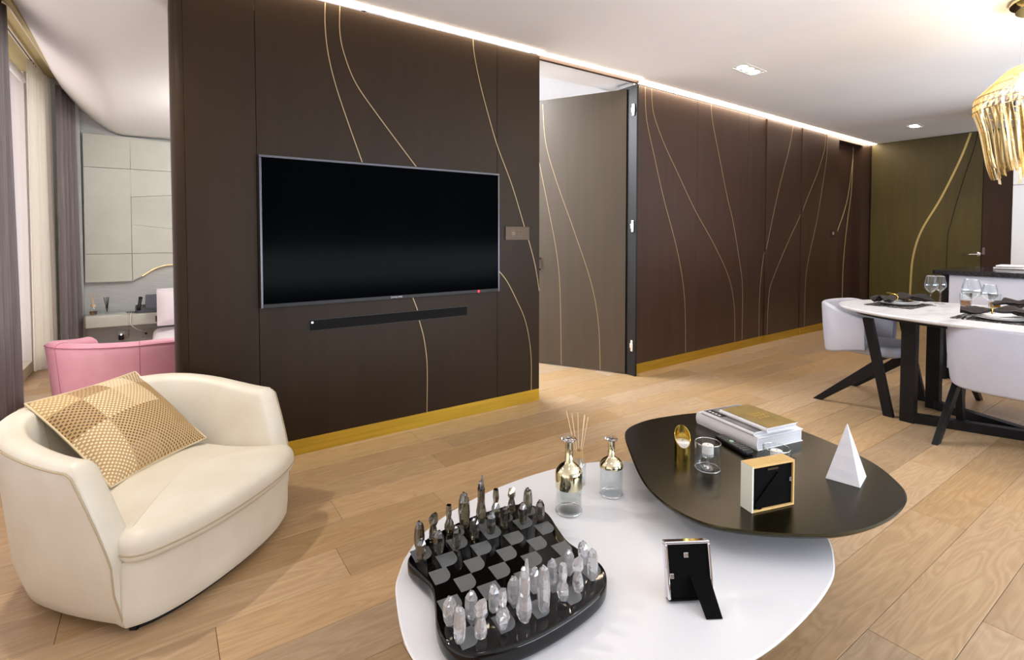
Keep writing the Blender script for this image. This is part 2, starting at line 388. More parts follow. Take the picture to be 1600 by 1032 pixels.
# curved bedroom ceiling
def zc(X, Y):
    t = max(0.0, min(1.0, (-.30-X)/.40)); return 2.285+.33*(t**1.5)+(6.5-Y)*.058*(1-.5*t)
mb = MB(); nx, ny = 36, 20; V = []
for j in range(ny+1):
    for i in range(nx+1):
        X = -.70+1.9*i/nx; Yv = 3.07+3.47*j/ny; V.append((X, Yv, zc(X, Yv)))
F = [(j*(nx+1)+i, (j+1)*(nx+1)+i, (j+1)*(nx+1)+i+1, j*(nx+1)+i+1) for j in range(ny) for i in range(nx)]
mb.add(V, F)
bcl = mb.build('bedroom_ceiling', BCEIL, smooth=True); struct(bcl, 'curved white bedroom ceiling')
sm = bcl.modifiers.new('solid', 'SOLIDIFY'); sm.thickness = .03; sm.offset = 1
MB().box(.10, .34, 5.02, 5.05, zc(.2, 5.03)-.004, zc(.2, 5.03)+.01).build('air_slot', DARKGAP, bcl)
MB().lathe([(.052, 0), (.058, 0), (.058, -.003), (.052, -.003), (.052, 0)], 28, (.13, 5.9, zc(.13, 5.9)+.001)).build('downlight_ring', TRIMW, bcl, True)
# curtain pocket above the window
pk = struct(MB().box(-1.12, -.69, 3.04, 6.5, 2.73, 2.79).build('trim_curtain_pocket', POCK), 'golden beige curtain pocket over the bedroom window')
MB().box(-.715, -.69, 3.04, 6.5, 2.61, 2.73).build('pocket_lip', POCK, pk)
for x in (-.86, -.76):
    t = MB().box(x-.016, x+.016, 3.06, 6.40, 2.708, 2.73).build('curtain_track', TRACKM, pk)
    MB().box(x-.003, x+.003, 3.06, 6.40, 2.706, 2.7085).build('track_slot', DARKGAP, t)
# ------------------------------------------------------------------ TV wall
Yw = 3.06
wl = anchor('wall_left', 'dark brown veneer panel wall that carries the television', (0, Yw, 0))
MB().box(.10, 2.335, .03, .22, 0, 2.60).build('wall_core', DARKGAP, wl)
tv_seams = [.108, .435, 1.974, 2.352]
for a, b in zip(tv_seams[:-1], tv_seams[1:]):
    MB().box(a+.0012, b-.0012, 0, .03, .088, 2.585).build('veneer_panel', VEN, wl, bevel=.0012)
# rounded end towards the bedroom
out = [(.108, .03)]+[(.108-.055*math.sin(a), .055-.055*math.cos(a)) for a in [PI/2*i/10 for i in range(11)]]+[(.053, .22), (.108, .22)]
MB().slab(ccw(out), .0, 2.60).build('rounded_end_panel', VEN, wl)
MB().box(2.335, 2.352, .03, .24, 0, 2.60).build('jamb_lining', VEN2, wl)
def skirting(parent, x0, x1, y=-.002, h=.088):
    return MB().box(x0, x1, y, .03, 0, h).build('brass_skirting', BRASS, parent, bevel=.001)
skirting(wl, .108, 2.35)
def ribbon(parent, pts, w=.0048, m=INLAY, name='brass_inlay', d=.0015, y=0.0):
    P = spline(pts, 6, False); mb = MB(); V = []
    for i, p in enumerate(P):
        a = P[max(0, i-1)]; b = P[min(len(P)-1, i+1)]; tx, tz = b[0]-a[0], b[1]-a[1]; l = math.hypot(tx, tz) or 1
        nx_, nz_ = -tz/l*w/2, tx/l*w/2
        V += [(p[0]+nx_, y-d, p[1]+nz_), (p[0]-nx_, y-d, p[1]-nz_), (p[0]-nx_, y+.001, p[1]-nz_), (p[0]+nx_, y+.001, p[1]+nz_)]
    F = []
    for i in range(len(P)-1):
        for k in range(4): F.append((i*4+k, i*4+(k+1) % 4, i*4+4+(k+1) % 4, i*4+4+k))
    return mb.add(V, F).build(name, m, parent)
for pts in ([(0.803, 2.583), (0.801, 2.453), (0.817, 2.293), (0.859, 2.117), (0.931, 1.904), (1.009, 1.690)],
            [(0.886, 2.583), (0.884, 2.436), (0.909, 2.311), (0.975, 2.155), (1.107, 1.984), (1.357, 1.69)],
            [(1.779, 2.583), (1.789, 2.485), (1.834, 2.298), (1.901, 2.089), (1.975, 1.883), (2.101, 1.611), (2.204, 1.335), (2.251, 1.212), (2.311, 1.025), (2.35, 0.83)],
            [(1.329, 0.85), (1.364, 0.758), (1.372, 0.703), (1.401, 0.596), (1.421, 0.468), (1.427, 0.344), (1.423, 0.09)],
            [(1.974, 1.009), (2.056, 0.92), (2.147, 0.767), (2.216, 0.629), (2.258, 0.467), (2.276, 0.305), (2.276, 0.09)]):
    ribbon(wl, pts)
# LED cove above both walls
MB().box(.10, 2.352, -.045, .02, 2.604, 2.609).build('cove_strip', LED, wl)
# soundbar slot
sb = tag(MB().box(0, 1.04, -.004, .001, 0, .066).build('soundbar', BLACKP), 'long black soundbar recessed in the wall under the television', 'soundbar'); sb.location = (.69, Yw, .700)
MB().box(.005, 1.035, -.006, -.004, .004, .062).build('grille', mat('speaker_cloth', (8, 8, 8), .95), sb)
MB().lathe([(.005, 0), (.004, .003), (0, .003)], 10).build('status_light', WLED, sb).matrix_local = Matrix.Translation((.02, -.006, .05)) @ Matrix.Rotation(PI/2, 4, 'X')
# television
tv = thing('television', 'large black flat-screen television mounted on the dark panel wall', 'television', (.44, Yw, .855))
MB().box(0, 1.53, -.030, -.002, 0, .828).build('back_case', BLACKP, tv, bevel=.003)
MB().box(.012, 1.518, -.034, -.030, .022, .814).build('screen', SCREEN, tv)
bz = MB(); bz.box(0, 1.53, -.037, -.030, .814, .828); bz.box(0, .012, -.037, -.030, 0, .814); bz.box(1.518, 1.53, -.037, -.030, 0, .814)
bz.build('bezel', BEZEL, tv, bevel=.002)
MB().box(.012, 1.518, -.037, -.030, 0, .022).build('lower_bezel', BLACKP, tv, bevel=.002)
MB().lathe([(.007, 0), (.005, .004), (0, .004)], 12).build('standby_light', RLED, tv).matrix_local = Matrix.Translation((1.358, -.037, .010)) @ Matrix.Rotation(PI/2, 4, 'X')
def text(body, size, m, parent, loc, rot, name='lettering', ext=.0005):
    c = bpy.data.curves.new(name, 'FONT'); c.body = body; c.size = size; c.align_x = 'CENTER'; c.align_y = 'CENTER'; c.extrude = ext
    t = bpy.data.objects.new('tmp', c); COL.objects.link(t); bpy.context.view_layer.update()
    me = bpy.data.meshes.new_from_object(t.evaluated_get(bpy.context.evaluated_depsgraph_get())); bpy.data.objects.remove(t)
    me.materials.clear(); me.materials.append(m); o = bpy.data.objects.new(name, me); COL.objects.link(o); o.parent = parent; o.location = loc; o.rotation_euler = rot; return o
text('SAMSUNG', .017, SILV, tv, (.765, -.0378, .011), (PI/2, 0, 0))
# wall control panel
def control_plate(name, label, w, h, loc, rz=0, marks=True):
    r = thing(name, label, 'switch', loc, rz)
    MB().box(0, w, -.008, 0, 0, h).build('plate', BRONZE, r, bevel=.0015)
    if marks:
        ring = [(.068+.024*math.cos(a), -.0088, h/2+.024*math.sin(a)) for a in [2*PI*i/24 for i in range(24)]]
        MB().tube(ring, .0012, 6, True).build('dial_ring', MARKM, r)
        m = MB(); m.box(.054, .082, -.0092, -.008, h/2+.003, h/2+.009); m.box(.052, .084, -.0092, -.008, h/2-.010, h/2-.004); m.build('dial_mark', MARKM, r)
        for i in range(3):
            for j in range(2):
                c = [(.118+.024*i+.008*math.cos(a), -.0088, h/2+(.014 if j else -.014)+.010*math.sin(a)) for a in [2*PI*q/12 for q in range(12)]]
                MB().tube(c, .0009, 5, True).build('button', MARKM, r)
    else:
        MB().box(w*.3, w*.7, -.010, -.008, h*.3, h*.7).build('button', MARKM, r)
    return r
control_plate('wall_control_panel', 'bronze room control panel right of the television', .211, .098, (2.04, Yw, 1.216))
# ------------------------------------------------------------------ long panel wall with the doorway
ang = math.atan(.033); RO = (3.466, 3.142, 0)
wr = anchor('wall_back', 'long dark umber panel wall running to the far door', RO, ang)
MB().box(.02, 4.19, .03, .22, 0, 2.61).build('wall_core', DARKGAP, wr)
seams = [0.0, .945, 1.904, 2.278, 3.121, 3.824, 4.221]
depth = [0, 0, 0, -.012, -.020, -.004]
for (a, b), dy in zip(zip(seams[:-1], seams[1:]), depth):
    MB().box(a+.0015, b-.0015, dy, .03, .088, 2.585).build('veneer_panel', VEN2, wr, bevel=.0012)
    MB().box(a+.0008, b-.0008, dy-.002, .03, 0, .088).build('brass_skirting', BRASS, wr, bevel=.001)
MB().box(-.004, .0, -.001, .22, 0, 2.60).build('jamb_edge', SILV, wr)
MB().box(-.004, 5.40, -.065, .02, 2.604, 2.609).build('cove_strip', LED, wr)
def yat(s):
    for (a, b), dy in zip(zip(seams[:-1], seams[1:]), depth):
        if a <= s <= b: return dy
    return 0
def wall_inlay(pts):
    P = spline(pts, 5, False); run = [P[0]]
    for p, q in zip(P[:-1], P[1:]):
        if yat(p[0]) != yat(q[0]):
            if len(run) > 1: ribbon(wr, run, y=yat(run[0][0]))
            run = [q]
        else: run.append(q)
    if len(run) > 1: ribbon(wr, run, y=yat(run[0][0]))
R1 = [(0.143, 2.583), (0.165, 2.305), (0.268, 2.005), (0.422, 1.597), (0.646, 1.077), (0.762, 0.629), (0.786, 0.09)]
R2 = [(0.232, 2.583), (0.263, 2.365), (0.415, 2.114), (0.633, 1.845), (0.919, 1.501), (1.26, 1.151), (1.531, 0.813), (1.652, 0.494), (1.674, 0.09)]
R3 = [(1.171, 2.583), (1.204, 2.406), (1.341, 2.041), (1.486, 1.663), (1.598, 1.422), (1.721, 1.055), (1.814, 0.672), (1.816, 0.09)]
R4 = [(2.889, 2.583), (2.797, 2.303), (2.599, 1.88), (2.446, 1.505), (2.311, 1.139), (2.238, 0.941), (2.184, 0.583), (2.178, 0.09)]
R5 = [(3.746, 2.583), (3.736, 2.398), (3.563, 2.088), (3.258, 1.703), (3.079, 1.465), (2.836, 1.204), (2.499, 0.797), (2.372, 0.571), (2.34, 0.09)]
R6 = [(3.815, 2.583), (3.805, 2.333), (3.733, 2.025), (3.553, 1.458), (3.333, 0.948), (3.264, 0.657), (3.25, 0.09)]
for r in (R1, R2, R3, R4, R5, R6): wall_inlay(r)
def wloc(s, off, z):
    return (RO[0]+s*math.cos(ang)-off*math.sin(ang), RO[1]+s*math.sin(ang)+off*math.cos(ang), z)
control_plate('light_switch', 'small bronze light switch beside the recessed door', .13, .095, wloc(4.0, -.004, 1.23), ang, False)
# lintel over the open doorway
ln = struct(MB().box(2.352, 3.466, Yw+.03, Yw+.06, 2.578, 2.608).build('trim_door_lintel', VEN2), 'thin lintel above the open doorway')
MB().box(2.352, 3.466, Yw-.02, Yw+.028, 2.604, 2.609).build('cove_strip', LED, ln)
# recessed door past the long wall
rd = struct(MB().box(4.221, 5.034, .12, .16, 0, 2.56).build('door_2', VEN2, None), 'recessed dark flush door with two brass inlays')
rd.location = RO; rd.rotation_euler = (0, 0, ang)
ribbon(rd, [(5.03-.0, 2.55), (5.0, 2.296), (4.835, 1.737), (4.508, 1.278)], w=.014, y=.12, m=BINL)
ribbon(rd, [(5.03, 2.40), (4.989, 1.90), (4.90, 1.55), (4.817, 1.194), (4.751, 0.736), (4.748, 0.02)], w=.014, y=.12, m=BINL)
MB().box(4.221, 4.229, 0, .12, 0, 2.58).build('door_lining', VEN2, wr)
MB().box(4.221, 5.034, .0, .16, 2.56, 2.585).build('door_head', VEN2, wr)
MB().box(5.034, 5.40, 0, .16, .0, 2.585).build('veneer_panel', VEN2, wr, bevel=.002)
MB().box(5.404, 5.87, -.14, .16, .0, 2.585).build('corner_pilaster', mat('rust_veneer', (92, 66, 44), .45, c2=(78, 54, 36), ns=(12, 12, 3)), wr, bevel=.002)
# ------------------------------------------------------------------ open door leaf
hx, hy = 3.426, 3.196; da = math.atan2(.8862, -.4634)
dl = struct(MB().box(0, 1.0, -.045, 0, .008, 2.545).build('door_1', VEND, None, bevel=.0015), 'tall taupe flush door standing open')
# local +x runs from the hinge edge into the side room; the lit face is local y=0 ... mirrored to face the living room
dl.location = (hx, hy, 0); dl.rotation_euler = (0, 0, da)
def dribbon(pts): 
    o = ribbon(dl, pts, w=.0048, y=0)
    o.rotation_euler = (0, 0, 0); o.scale = (1, -1, 1); return o
dribbon([(0.815, 2.509), (0.783, 2.14), (0.673, 1.774), (0.497, 1.31), (0.324, 0.824), (0.249, 0.443), (0.228, 0.012)])
dribbon([(0.87, 2.05), (0.82, 1.812), (0.746, 1.477), (0.671, 1.11), (0.631, 0.744), (0.615, 0.012)])
hd = MB().tube([(.84, .0, 1.03), (.84, .035, 1.02), (.84, .035, .93), (.84, 0, .92)], .008, 8).build('pull_handle', BRONZE, dl, True)
fr = struct(MB().box(3.440, 3.463, Yw+.03, Yw+.26, 0, 2.565).build('trim_door_frame', mat('black_frame', (12, 11, 11), .5)), 'black door frame with three hinges')
for z in (.22, 1.28, 2.30):
    h = MB(); h.box(3.428, 3.442, Yw+.05, Yw+.075, z, z+.10); h.box(3.424, 3.442, Yw+.045, Yw+.08, z+.03, z+.07)
    h.build('hinge', SILV, fr, bevel=.002)
# ------------------------------------------------------------------ far wall with entrance door
wf = anchor('wall_right', 'olive veneer far wall with the entrance door', (8.8, 0, 0))
MB().box(.03, .15, -2.6, 3.4, 0, 2.61).build('wall_core', DARKGAP, wf)
MB().box(0, .03, 2.036, 3.30, .0, 2.605).build('veneer_panel', VENO, wf)
MB().box(-.006, .03, .9, 2.028, .0, 2.605).build('veneer_panel', VEN2, wf)
def rib_x(parent, pts, w, m, name):
    o = ribbon(parent, [(-a, z) for a, z in pts], w, m, name)
    o.rotation_euler = (0, 0, -PI/2); return o
rib_x(wf, [(2.17, 2.60), (2.273, 2.256), (2.466, 1.757), (2.671, 1.322), (2.76, 0.96), (2.783, 0.594), (2.794, 0.02)], .024, BINL, 'brass_inlay')
rib_x(wf, [(2.099, 2.60), (2.133, 2.389), (2.21, 2.08), (2.301, 1.67), (2.349, 1.414), (2.384, 1.138), (2.384, 0.02)], .008, DARKGAP, 'groove')
lv = thing('door_lever', 'satin chrome lever handle on the olive entrance door', 'door handle', (8.8, 2.06, 1.005))
MB().lathe([(.028, 0), (.028, .010), (.024, .012), (0, .012)], 20).build('rose', SILV, lv, True, angle=40).matrix_local = Matrix.Rotation(-PI/2, 4, 'Y')
MB().tube([(-.010, 0, 0), (-.055, 0, 0), (-.060, .02, -.001), (-.058, .16, -.010)], .010, 10).build('lever', SILV, lv, True)
lt = tag(MB().box(-.012, .0, -.012, .012, 0, .09).build('latch_plate', SILV, bevel=.002), 'small chrome latch plate at the edge of the entrance door', 'latch'); lt.location = (8.795, 2.008, 1.0)
# white tall cabinet beside the island
tc_ = thing('tall_cabinet', 'tall white cabinet behind the kitchen island', 'cabinet', (7.0, 0, 0))
MB().box(0, .6, .42, 1.39, 0, 2.60).build('body', WHITEW, tc_, bevel=.002)
MB().box(-.02, -.001, .42, 1.388, .02, 1.745).build('door', WHITEW, tc_, bevel=.002); MB().box(-.02, -.001, .42, 1.388, 1.752, 2.58).build('door', WHITEW, tc_, bevel=.002)
# enclosure behind the camera
for nm, b, m in (('wall_rear', (-1.3, 8.95, -2.6, -2.5, 0, ZC), PLASTER),):
    struct(MB().box(*b).build(nm, m), 'plain wall behind the viewer')
wn2 = anchor('added_window', 'added unseen window behind the viewer')  # window added out of view to go with the rear fill light
for x in (.1, 1.35, 2.6, 3.85, 5.1): MB().box(x-.03, x+.03, -2.5, -2.46, .4, 2.5).build('mullion', BEZEL, wn2)
MB().box(.1, 5.1, -2.497, -2.49, .4, 2.5).build('pane', mat('pale_opaque_pane', (220, 226, 235), .3), wn2)  # opaque pale pane of the added window, no daylight passes through it
# ------------------------------------------------------------------ bedroom shell and window
ws = anchor('wall_window', 'window wall of the bedroom and living room', (-1.2, 0, 0))
MB().box(-.05, .05, -2.6, -1.4, 0, ZC+.1).build('wall_pier', WHITEW, ws)
MB().box(-.05, .05, 2.2, 3.3, 0, ZC+.1).build('wall_pier', WHITEW, ws)
MB().box(-.05, .35, 6.385, 6.7, 0, ZC+.2).build('wall_pier', WHITEW, ws)
MB().box(-.05, .05, -1.4, 2.2, 2.5, ZC+.1).build('window_header', WHITEW, ws)
wn = anchor('window_1', 'full height bedroom window with pale pink light outside', (-1.02, 0, 0))
for y in (3.3, 4.35, 5.4, 6.36): MB().box(-.03, .03, y-.02, y+.02, .10, 2.75).build('mullion', TRIMW, wn, bevel=.003)
for y in (3.3, 4.35, 5.4): MB().box(-.004, .004, y+.02, y+1.03 if y < 5 else 6.34, .10, 2.74).build('pane', PANE, wn)
MB().box(-.08, .035, 3.3, 6.40, 0, .10).build('window_sill', mat('sill_stone', (206, 196, 176), .5), wn, bevel=.004)
MB().tube([(.05, 3.3, 2.62), (.05, 6.2, 2.62)], .028, 12).build('blind_roll', TRIMW, wn, True)
wb = anchor('wall_bedroom', 'bedroom wall with padded headboard panels', (0, 6.5, 0))
MB().box(-1.3, 4.0, .03, .15, 0, 2.92).build('wall_core', FABW, wb)
MB().box(-.85, -.625, -.04, .03, 0, 2.73).build('wall_return', FABW, wb, bevel=.004)
def wpanel(poly, y0=-.02, y1=.02, m=HEADP, name='leather_panel'):
    mb = MB(); n = len(poly); V = [(x, y0, z) for x, z in poly]+[(x, y1, z) for x, z in poly]
    F = [tuple(range(n)), tuple(range(2*n-1, n-1, -1))]+[(i, i+n, (i+1) % n+n, (i+1) % n) for i in range(n)]
    return mb.add(V, F).build(name, m, wb, bevel=.0015)
g = .0018
wpanel([(-.605, 1.92+g), (-.237-g, 1.92+g), (-.233-g, 2.24), (-.605, 2.245)])
wpanel([(-.237+g, 1.92+g), (.40, 1.92+g), (.40, 2.215), (-.237+g, 2.24)])
wpanel([(-.61, 1.065+g), (-.24-g, 1.065+g), (-.237-g, 1.92-g), (-.605, 1.92-g)])
wpanel([(-.24+g, 1.065+g), (.40, 1.065+g), (.40, 1.28), (-.24+g, 1.36)])
wpanel([(-.24+g, 1.64), (.40, 1.70), (.40, 1.92-g), (-.24+g, 1.92-g)])
wpanel([(-.24+g, 1.36+g), (.40, 1.28+g), (.40, 1.70-g), (-.24+g, 1.64-g)], -.012, .02)
for i in range(11): MB().box(-.235, .40, -.016, -.011, 1.395+.022*i, 1.402+.022*i).build('pleat', HEADP, wb)
wpanel([(-.614, .787), (-.24-g, .785), (-.24-g, 1.065-g), (-.61, 1.065-g)])
cv = [(-.24+g, .785), (-.16, .835), (-.063, .904), (.03, .938), (.133, .946), (.40, .95)]
wpanel(cv+[(.40, 1.065-g), (-.24+g, 1.065-g)])
ribbon(wb, cv[1:], w=.012, m=mat('warm_led_line', (255, 214, 150), .4, emit=(255, 200, 120), es=2.0), name='light_line', y=-.018)
wpanel([(-.03, .62), (.13, .70), (.5, .74), (.5, .30), (-.03, .30)], -.05, .0, mat('headboard_cream', (214, 208, 192), .6), 'headboard')
# wardrobe side of the TV wall inside the bedroom and side room walls
sr = anchor('wall_side_room', 'white walls of the bright room behind the open door')
MB().box(1.25, 1.30, 3.28, 6.5, 0, 2.9).build('partition', WHITEW, sr)
MB().box(4.6, 4.7, 3.40, 6.5, 0, 2.9).build('partition', WHITEW, sr)
MB().box(1.25, 4.7, 5.6, 5.7, 0, 2.9).build('partition', WHITEW, sr)
MB().box(1.25, 4.7, 3.30, 5.7, 2.86, 2.9).build('side_room_ceiling', WHITEW, sr)
# ------------------------------------------------------------------ curtains
def curtain(name, label, m, a, b, z0, z1, amp, waves, flare=0.0, bot=None):
    mb = MB(); nu, nv = waves*10, 14; V = []; ax, ay = a; bx, by = b
    dx, dy = bx-ax, by-ay; l = math.hypot(dx, dy); nx_, ny_ = -dy/l, dx/l
    ph = random.uniform(0, 6)
    for j in range(nv+1):
        t = j/nv; z = z1+(z0-z1)*t
        for i in range(nu+1):
            u = i/nu; w = amp*(.55+.45*t)*(math.sin(2*PI*waves*u)+.35*math.sin(2*PI*waves*.37*u+ph+t*2))
            uu = .5+(u-.5)*(1+flare*t)
            V.append((ax+dx*uu+nx_*w, ay+dy*uu+ny_*w, z))
    F = [(j*(nu+1)+i, j*(nu+1)+i+1, (j+1)*(nu+1)+i+1, (j+1)*(nu+1)+i) for j in range(nv) for i in range(nu)]
    o = mb.add(V, F).build(name, m, smooth=True)
    sd = o.modifiers.new('solid', 'SOLIDIFY'); sd.thickness = .003
    return tag(o, label, 'curtain')
curtain('curtain', 'dark grey linen curtain at the left edge of the picture', CURT, (-.80, 3.92), (-.80, 4.60), .03, 2.72, .030, 5)
curtain('sheer_curtain', 'white sheer voile curtain hanging before the bedroom window', SHEER, (-.88, 5.80), (-.83, 6.40), .11, 2.71, .022, 7, .12)
curtain('curtain', 'dark grey curtain hanging beside the bedroom wall panels', CURT, (-.755, 6.20), (-.66, 6.42), .03, 2.62, .022, 4, .25)
# ------------------------------------------------------------------ tub armchairs
def tub_chair(name, label, leather, piping, loc, rz):
    r = thing(name, label, 'armchair', loc, rz)
    # plan curve of the shell from the front left corner round the back to the front right corner (front = -y)
    half = [(-.375, -.20), (-.385, -.08), (-.385, .08), (-.365, .22), (-.305, .34), (-.20, .425), (-.08, .46)]
    ctrl = half+[(0, .463)]+[(-x, y) for x, y in half[::-1]]
    plan = spline(ctrl, 8, False); N = len(plan)
    d = [0]
    for p, q in zip(plan[:-1], plan[1:]): d.append(d[-1]+math.hypot(q[0]-p[0], q[1]-p[1]))
    T = [x/d[-1] for x in d]
    def nrm(i):
        a = plan[max(0, i-1)]; b = plan[min(N-1, i+1)]; tx, ty = b[0]-a[0], b[1]-a[1]; l = math.hypot(tx, ty)
        return (ty/l, -tx/l)   # pointing inwards (path runs clockwise seen from above)
    def top(t):
        e = min(t, 1-t)
        k = min(1, e/.06); ramp = .27+(.56-.27)*k**.85
        m = max(0, min(1, (e-.06)/.30)); return ramp+.06*(m*m*(3-2*m))
    secs = []; pipe = []
    for i, p in enumerate(plan):
        n = nrm(i); zt = top(T[i]); th = .085; e = min(T[i], 1-T[i])
        def O(z, k):   # k: distance inwards; shell flares outwards as it rises
            fl = .022-.10*(z-.03) if z > .2 else .03-.12*(z-.03)
            fl = -.055*(z/.6)+.03*max(0, (.15-z)/.15)
            return (p[0]+n[0]*(k+fl), p[1]+n[1]*(k+fl), z)
        s = []
        for z in (.03, .045, .08, .16): s.append(O(z, .012 if z < .04 else 0))
        for f in (.35, .65, .88, 1.0): s.append(O(.16+(zt-.03-.16)*f, 0))
        pipe.append(O(zt-.022, -.001))
        for a in (25, 50, 75, 100, 125, 150, 175):
            an = math.radians(a); s.append(O(zt-.03+.03*math.sin(an), th/2*(1-math.cos(an))))
        for f in (.15, .55, 1.0):
            z = (zt-.035)+(.20-(zt-.035))*f; s.append(O(z, th+.03*f*min(1, (zt-.2)/.3)))
        s.append(O(.10, th+.02)); secs.append(s)
    mb = MB(); n = len(secs[0]); V = [v for s in secs for v in s]; F = []
    for i in range(N-1):
        for k in range(n): F.append((i*n+k, (i+1)*n+k, (i+1)*n+(k+1) % n, i*n+(k+1) % n))
    F += [tuple(range(n)), tuple((N-1)*n+k for k in range(n-1, -1, -1))]
    mb.add(V, F).build('shell', leather, r, True, angle=62)
    dn = [(secs[0][k][0]-.0015, secs[0][k][1], secs[0][k][2]) for k in (1, 2, 3, 4)]; up_ = [(secs[-1][k][0]+.0015, secs[-1][k][1], secs[-1][k][2]) for k in (4, 3, 2, 1)]
    MB().tube(dn+pipe+up_, .0028, 6).build('piping', piping, r, True)
    for i in (int(N*.36), int(N*.64)):   # the two seams of the backrest
        nn = nrm(i); s = secs[i][8:17]; c = Vector((0, .06, 0))
        MB().tube([(v[0], v[1], v[2]+.001) for v in secs[i][4:17]], .0018, 5).build('seam', piping, r, True)
    fr_ = [(-.372, -.205), (-.30, -.262), (-.18, -.298), (0, -.312), (.18, -.298), (.30, -.262), (.372, -.205)]
    base = spline([(-.36, -.1), (-.371, -.185), (-.362, -.214)]+fr_[1:-1]+[(.362, -.214), (.371, -.185), (.36, -.1), (.36, .1), (.28, .3), (.1, .40), (-.1, .40), (-.28, .3), (-.36, .1)], 6)
    base = ccw(base)
    R = []
    for z, q in ((.03, .018), (.05, .006), (.10, .001), (.22, .0), (.245, .006)): R.append([(x, y, z) for x, y in inset(base, q)])
    MB().rings(R).build('base', leather, r, True, angle=50)
    cush = ccw(spline([(-.37, -.19), (-.345, -.265), (-.2, -.318), (0, -.335), (.2, -.318), (.345, -.265), (.37, -.19), (.335, -.13), (.30, .0), (.29, .15), (.22, .28), (0, .33), (-.22, .28), (-.29, .15), (-.30, .0), (-.335, -.13)], 6))
    c = MB().slab(cush, .243, .335, .022, .045, 6, .035).build('seat_cushion', leather, r, True)
    MB().tube([(x, y, .272) for x, y in inset(cush, -.0005)], .003, 6, True).build('cushion_piping', piping, c, True)
    MB().slab(inset(base, .05), 0, .035).build('plinth', BLACKP, r)
    return r
ca = math.atan2(.653, .757)
tub_chair('tub_armchair', 'cream leather tub armchair holding a woven cushion', LEATHER, STITCH, (.03, 2.335, 0), ca)
tub_chair('tub_armchair', 'pink leather tub armchair seen from behind in the bedroom', PINKL, PSTITCH, (-.10, 4.24, 0), math.atan2(.89, .45)+PI/2)
# throw cushion leaning in the cream armchair
A = Vector((-.150, 2.262, .375)); B = Vector((.140, 2.572, .372)); Tl = Vector((-.408, 2.51, .66))
ex = (B-A).normalized(); ez = ((Tl-A)-ex*(Tl-A).dot(ex)).normalized(); en = ex.cross(ez)
cw, ch = .455, .45
V = []; n = 28; mb = MB()
def pz(u, v):
    return .095*max(0, (1-abs(u)**2.2))**.7*max(0, (1-abs(v)**2.2))**.7
def edge(u, v):
    k = .045; return (u*(1-k*(1-v*v)), v*(1-k*(1-u*u)))
for sgn in (1, -1):
    for j in range(n+1):
        for i in range(n+1):
            u = -1+2*i/n; v = -1+2*j/n; a, b = edge(u, v); V.append((a*cw/2, b*ch/2, sgn*pz(u, v)))
m_ = (n+1)**2; F = []
for j in range(n):
    for i in range(n):
        q = j*(n+1)+i; F.append((q, q+1, q+n+2, q+n+1)); F.append((m_+q, m_+q+n+1, m_+q+n+2, m_+q+1))
mb.add(V, F); pil = mb.build('throw_cushion', WEAVE, None, True); tag(pil, 'woven gold and brown patchwork cushion on the cream armchair', 'cushion')
mid = A+ex*(cw/2)+ez*(ch/2)+en*(-.02)
pil.matrix_world = Matrix(((ex.x, ez.x, en.x, mid.x), (ex.y, ez.y, en.y, mid.y), (ex.z, ez.z, en.z, mid.z), (0, 0, 0, 1)))
MB().tube([(edge(u, v)[0]*cw/2, edge(u, v)[1]*ch/2, 0) for u, v in [(-1+2*i/12, -1) for i in range(12)]+[(1, -1+2*i/12) for i in range(12)]+[(1-2*i/12, 1) for i in range(12)]+[(-1, 1-2*i/12) for i in range(12)]], .004, 6, True).build('edge_cord', mat('cushion_edge', (214, 196, 160), .7), pil, True)
# ------------------------------------------------------------------ coffee tables
def table(name, label, pts, zt, th, m, c, ped, pr):
    r = thing(name, label, 'coffee table', (c[0], c[1], 0))
    out = ccw(spline([(x-c[0], y-c[1]) for x, y in pts], 8))
    R = [[(x, y, zt-th) for x, y in inset(out, th*1.6)], [(x, y, zt-th*.55) for x, y in inset(out, th*.35)], [(x, y, zt-th*.25) for x, y in inset(out, th*.06)],
         [(x, y, zt-th*.10) for x, y in inset(out, 0)], [(x, y, zt) for x, y in inset(out, .004)]]
    MB().rings(R).build('table_top', m, r, True, angle=30)
    p = (ped[0]-c[0], ped[1]-c[1], 0)
    MB().lathe([(pr*1.9, 0), (pr*1.9, .012), (pr*1.2, .02), (pr, .05), (pr, zt-th-.05), (pr*1.5, zt-th)], 32, p).build('pedestal', m, r, True, angle=40)
    return r
WT = [(.48, 1.225), (.528, 1.314), (.584, 1.38), (.68, 1.453), (.828, 1.514), (1.036, 1.551), (1.282, 1.545), (1.50, 1.47), (1.66, 1.30), (1.735, 1.08), (1.735, .88), (1.679, .735), (1.537, .645), (1.407, .608), (1.21, .590), (1.038, .596), (.85, .635), (.65, .72), (.50, .86), (.436, 1.02)]
table('coffee_table', 'large white lacquered pebble shaped coffee table in front', WT, .33, .028, WLAC, (1.1, 1.07), (1.08, 1.08), .11)
BT = [(1.605, 1.492), (1.456, 1.326), (1.312, 1.124), (1.268, 0.964), (1.303, 0.838), (1.447, 0.697), (1.578, 0.622), (1.75, 0.588), (1.924, 0.604), (2.040, 0.67), (2.155, 0.812), (2.236, 1.085), (2.202, 1.295), (2.085, 1.447), (1.895, 1.516), (1.743, 1.533)]
table('coffee_table', 'smaller black rounded triangular coffee table overlapping the white one', BT, .42, .032, BLAC, (1.75, 1.06), (1.90, 1.12), .07)
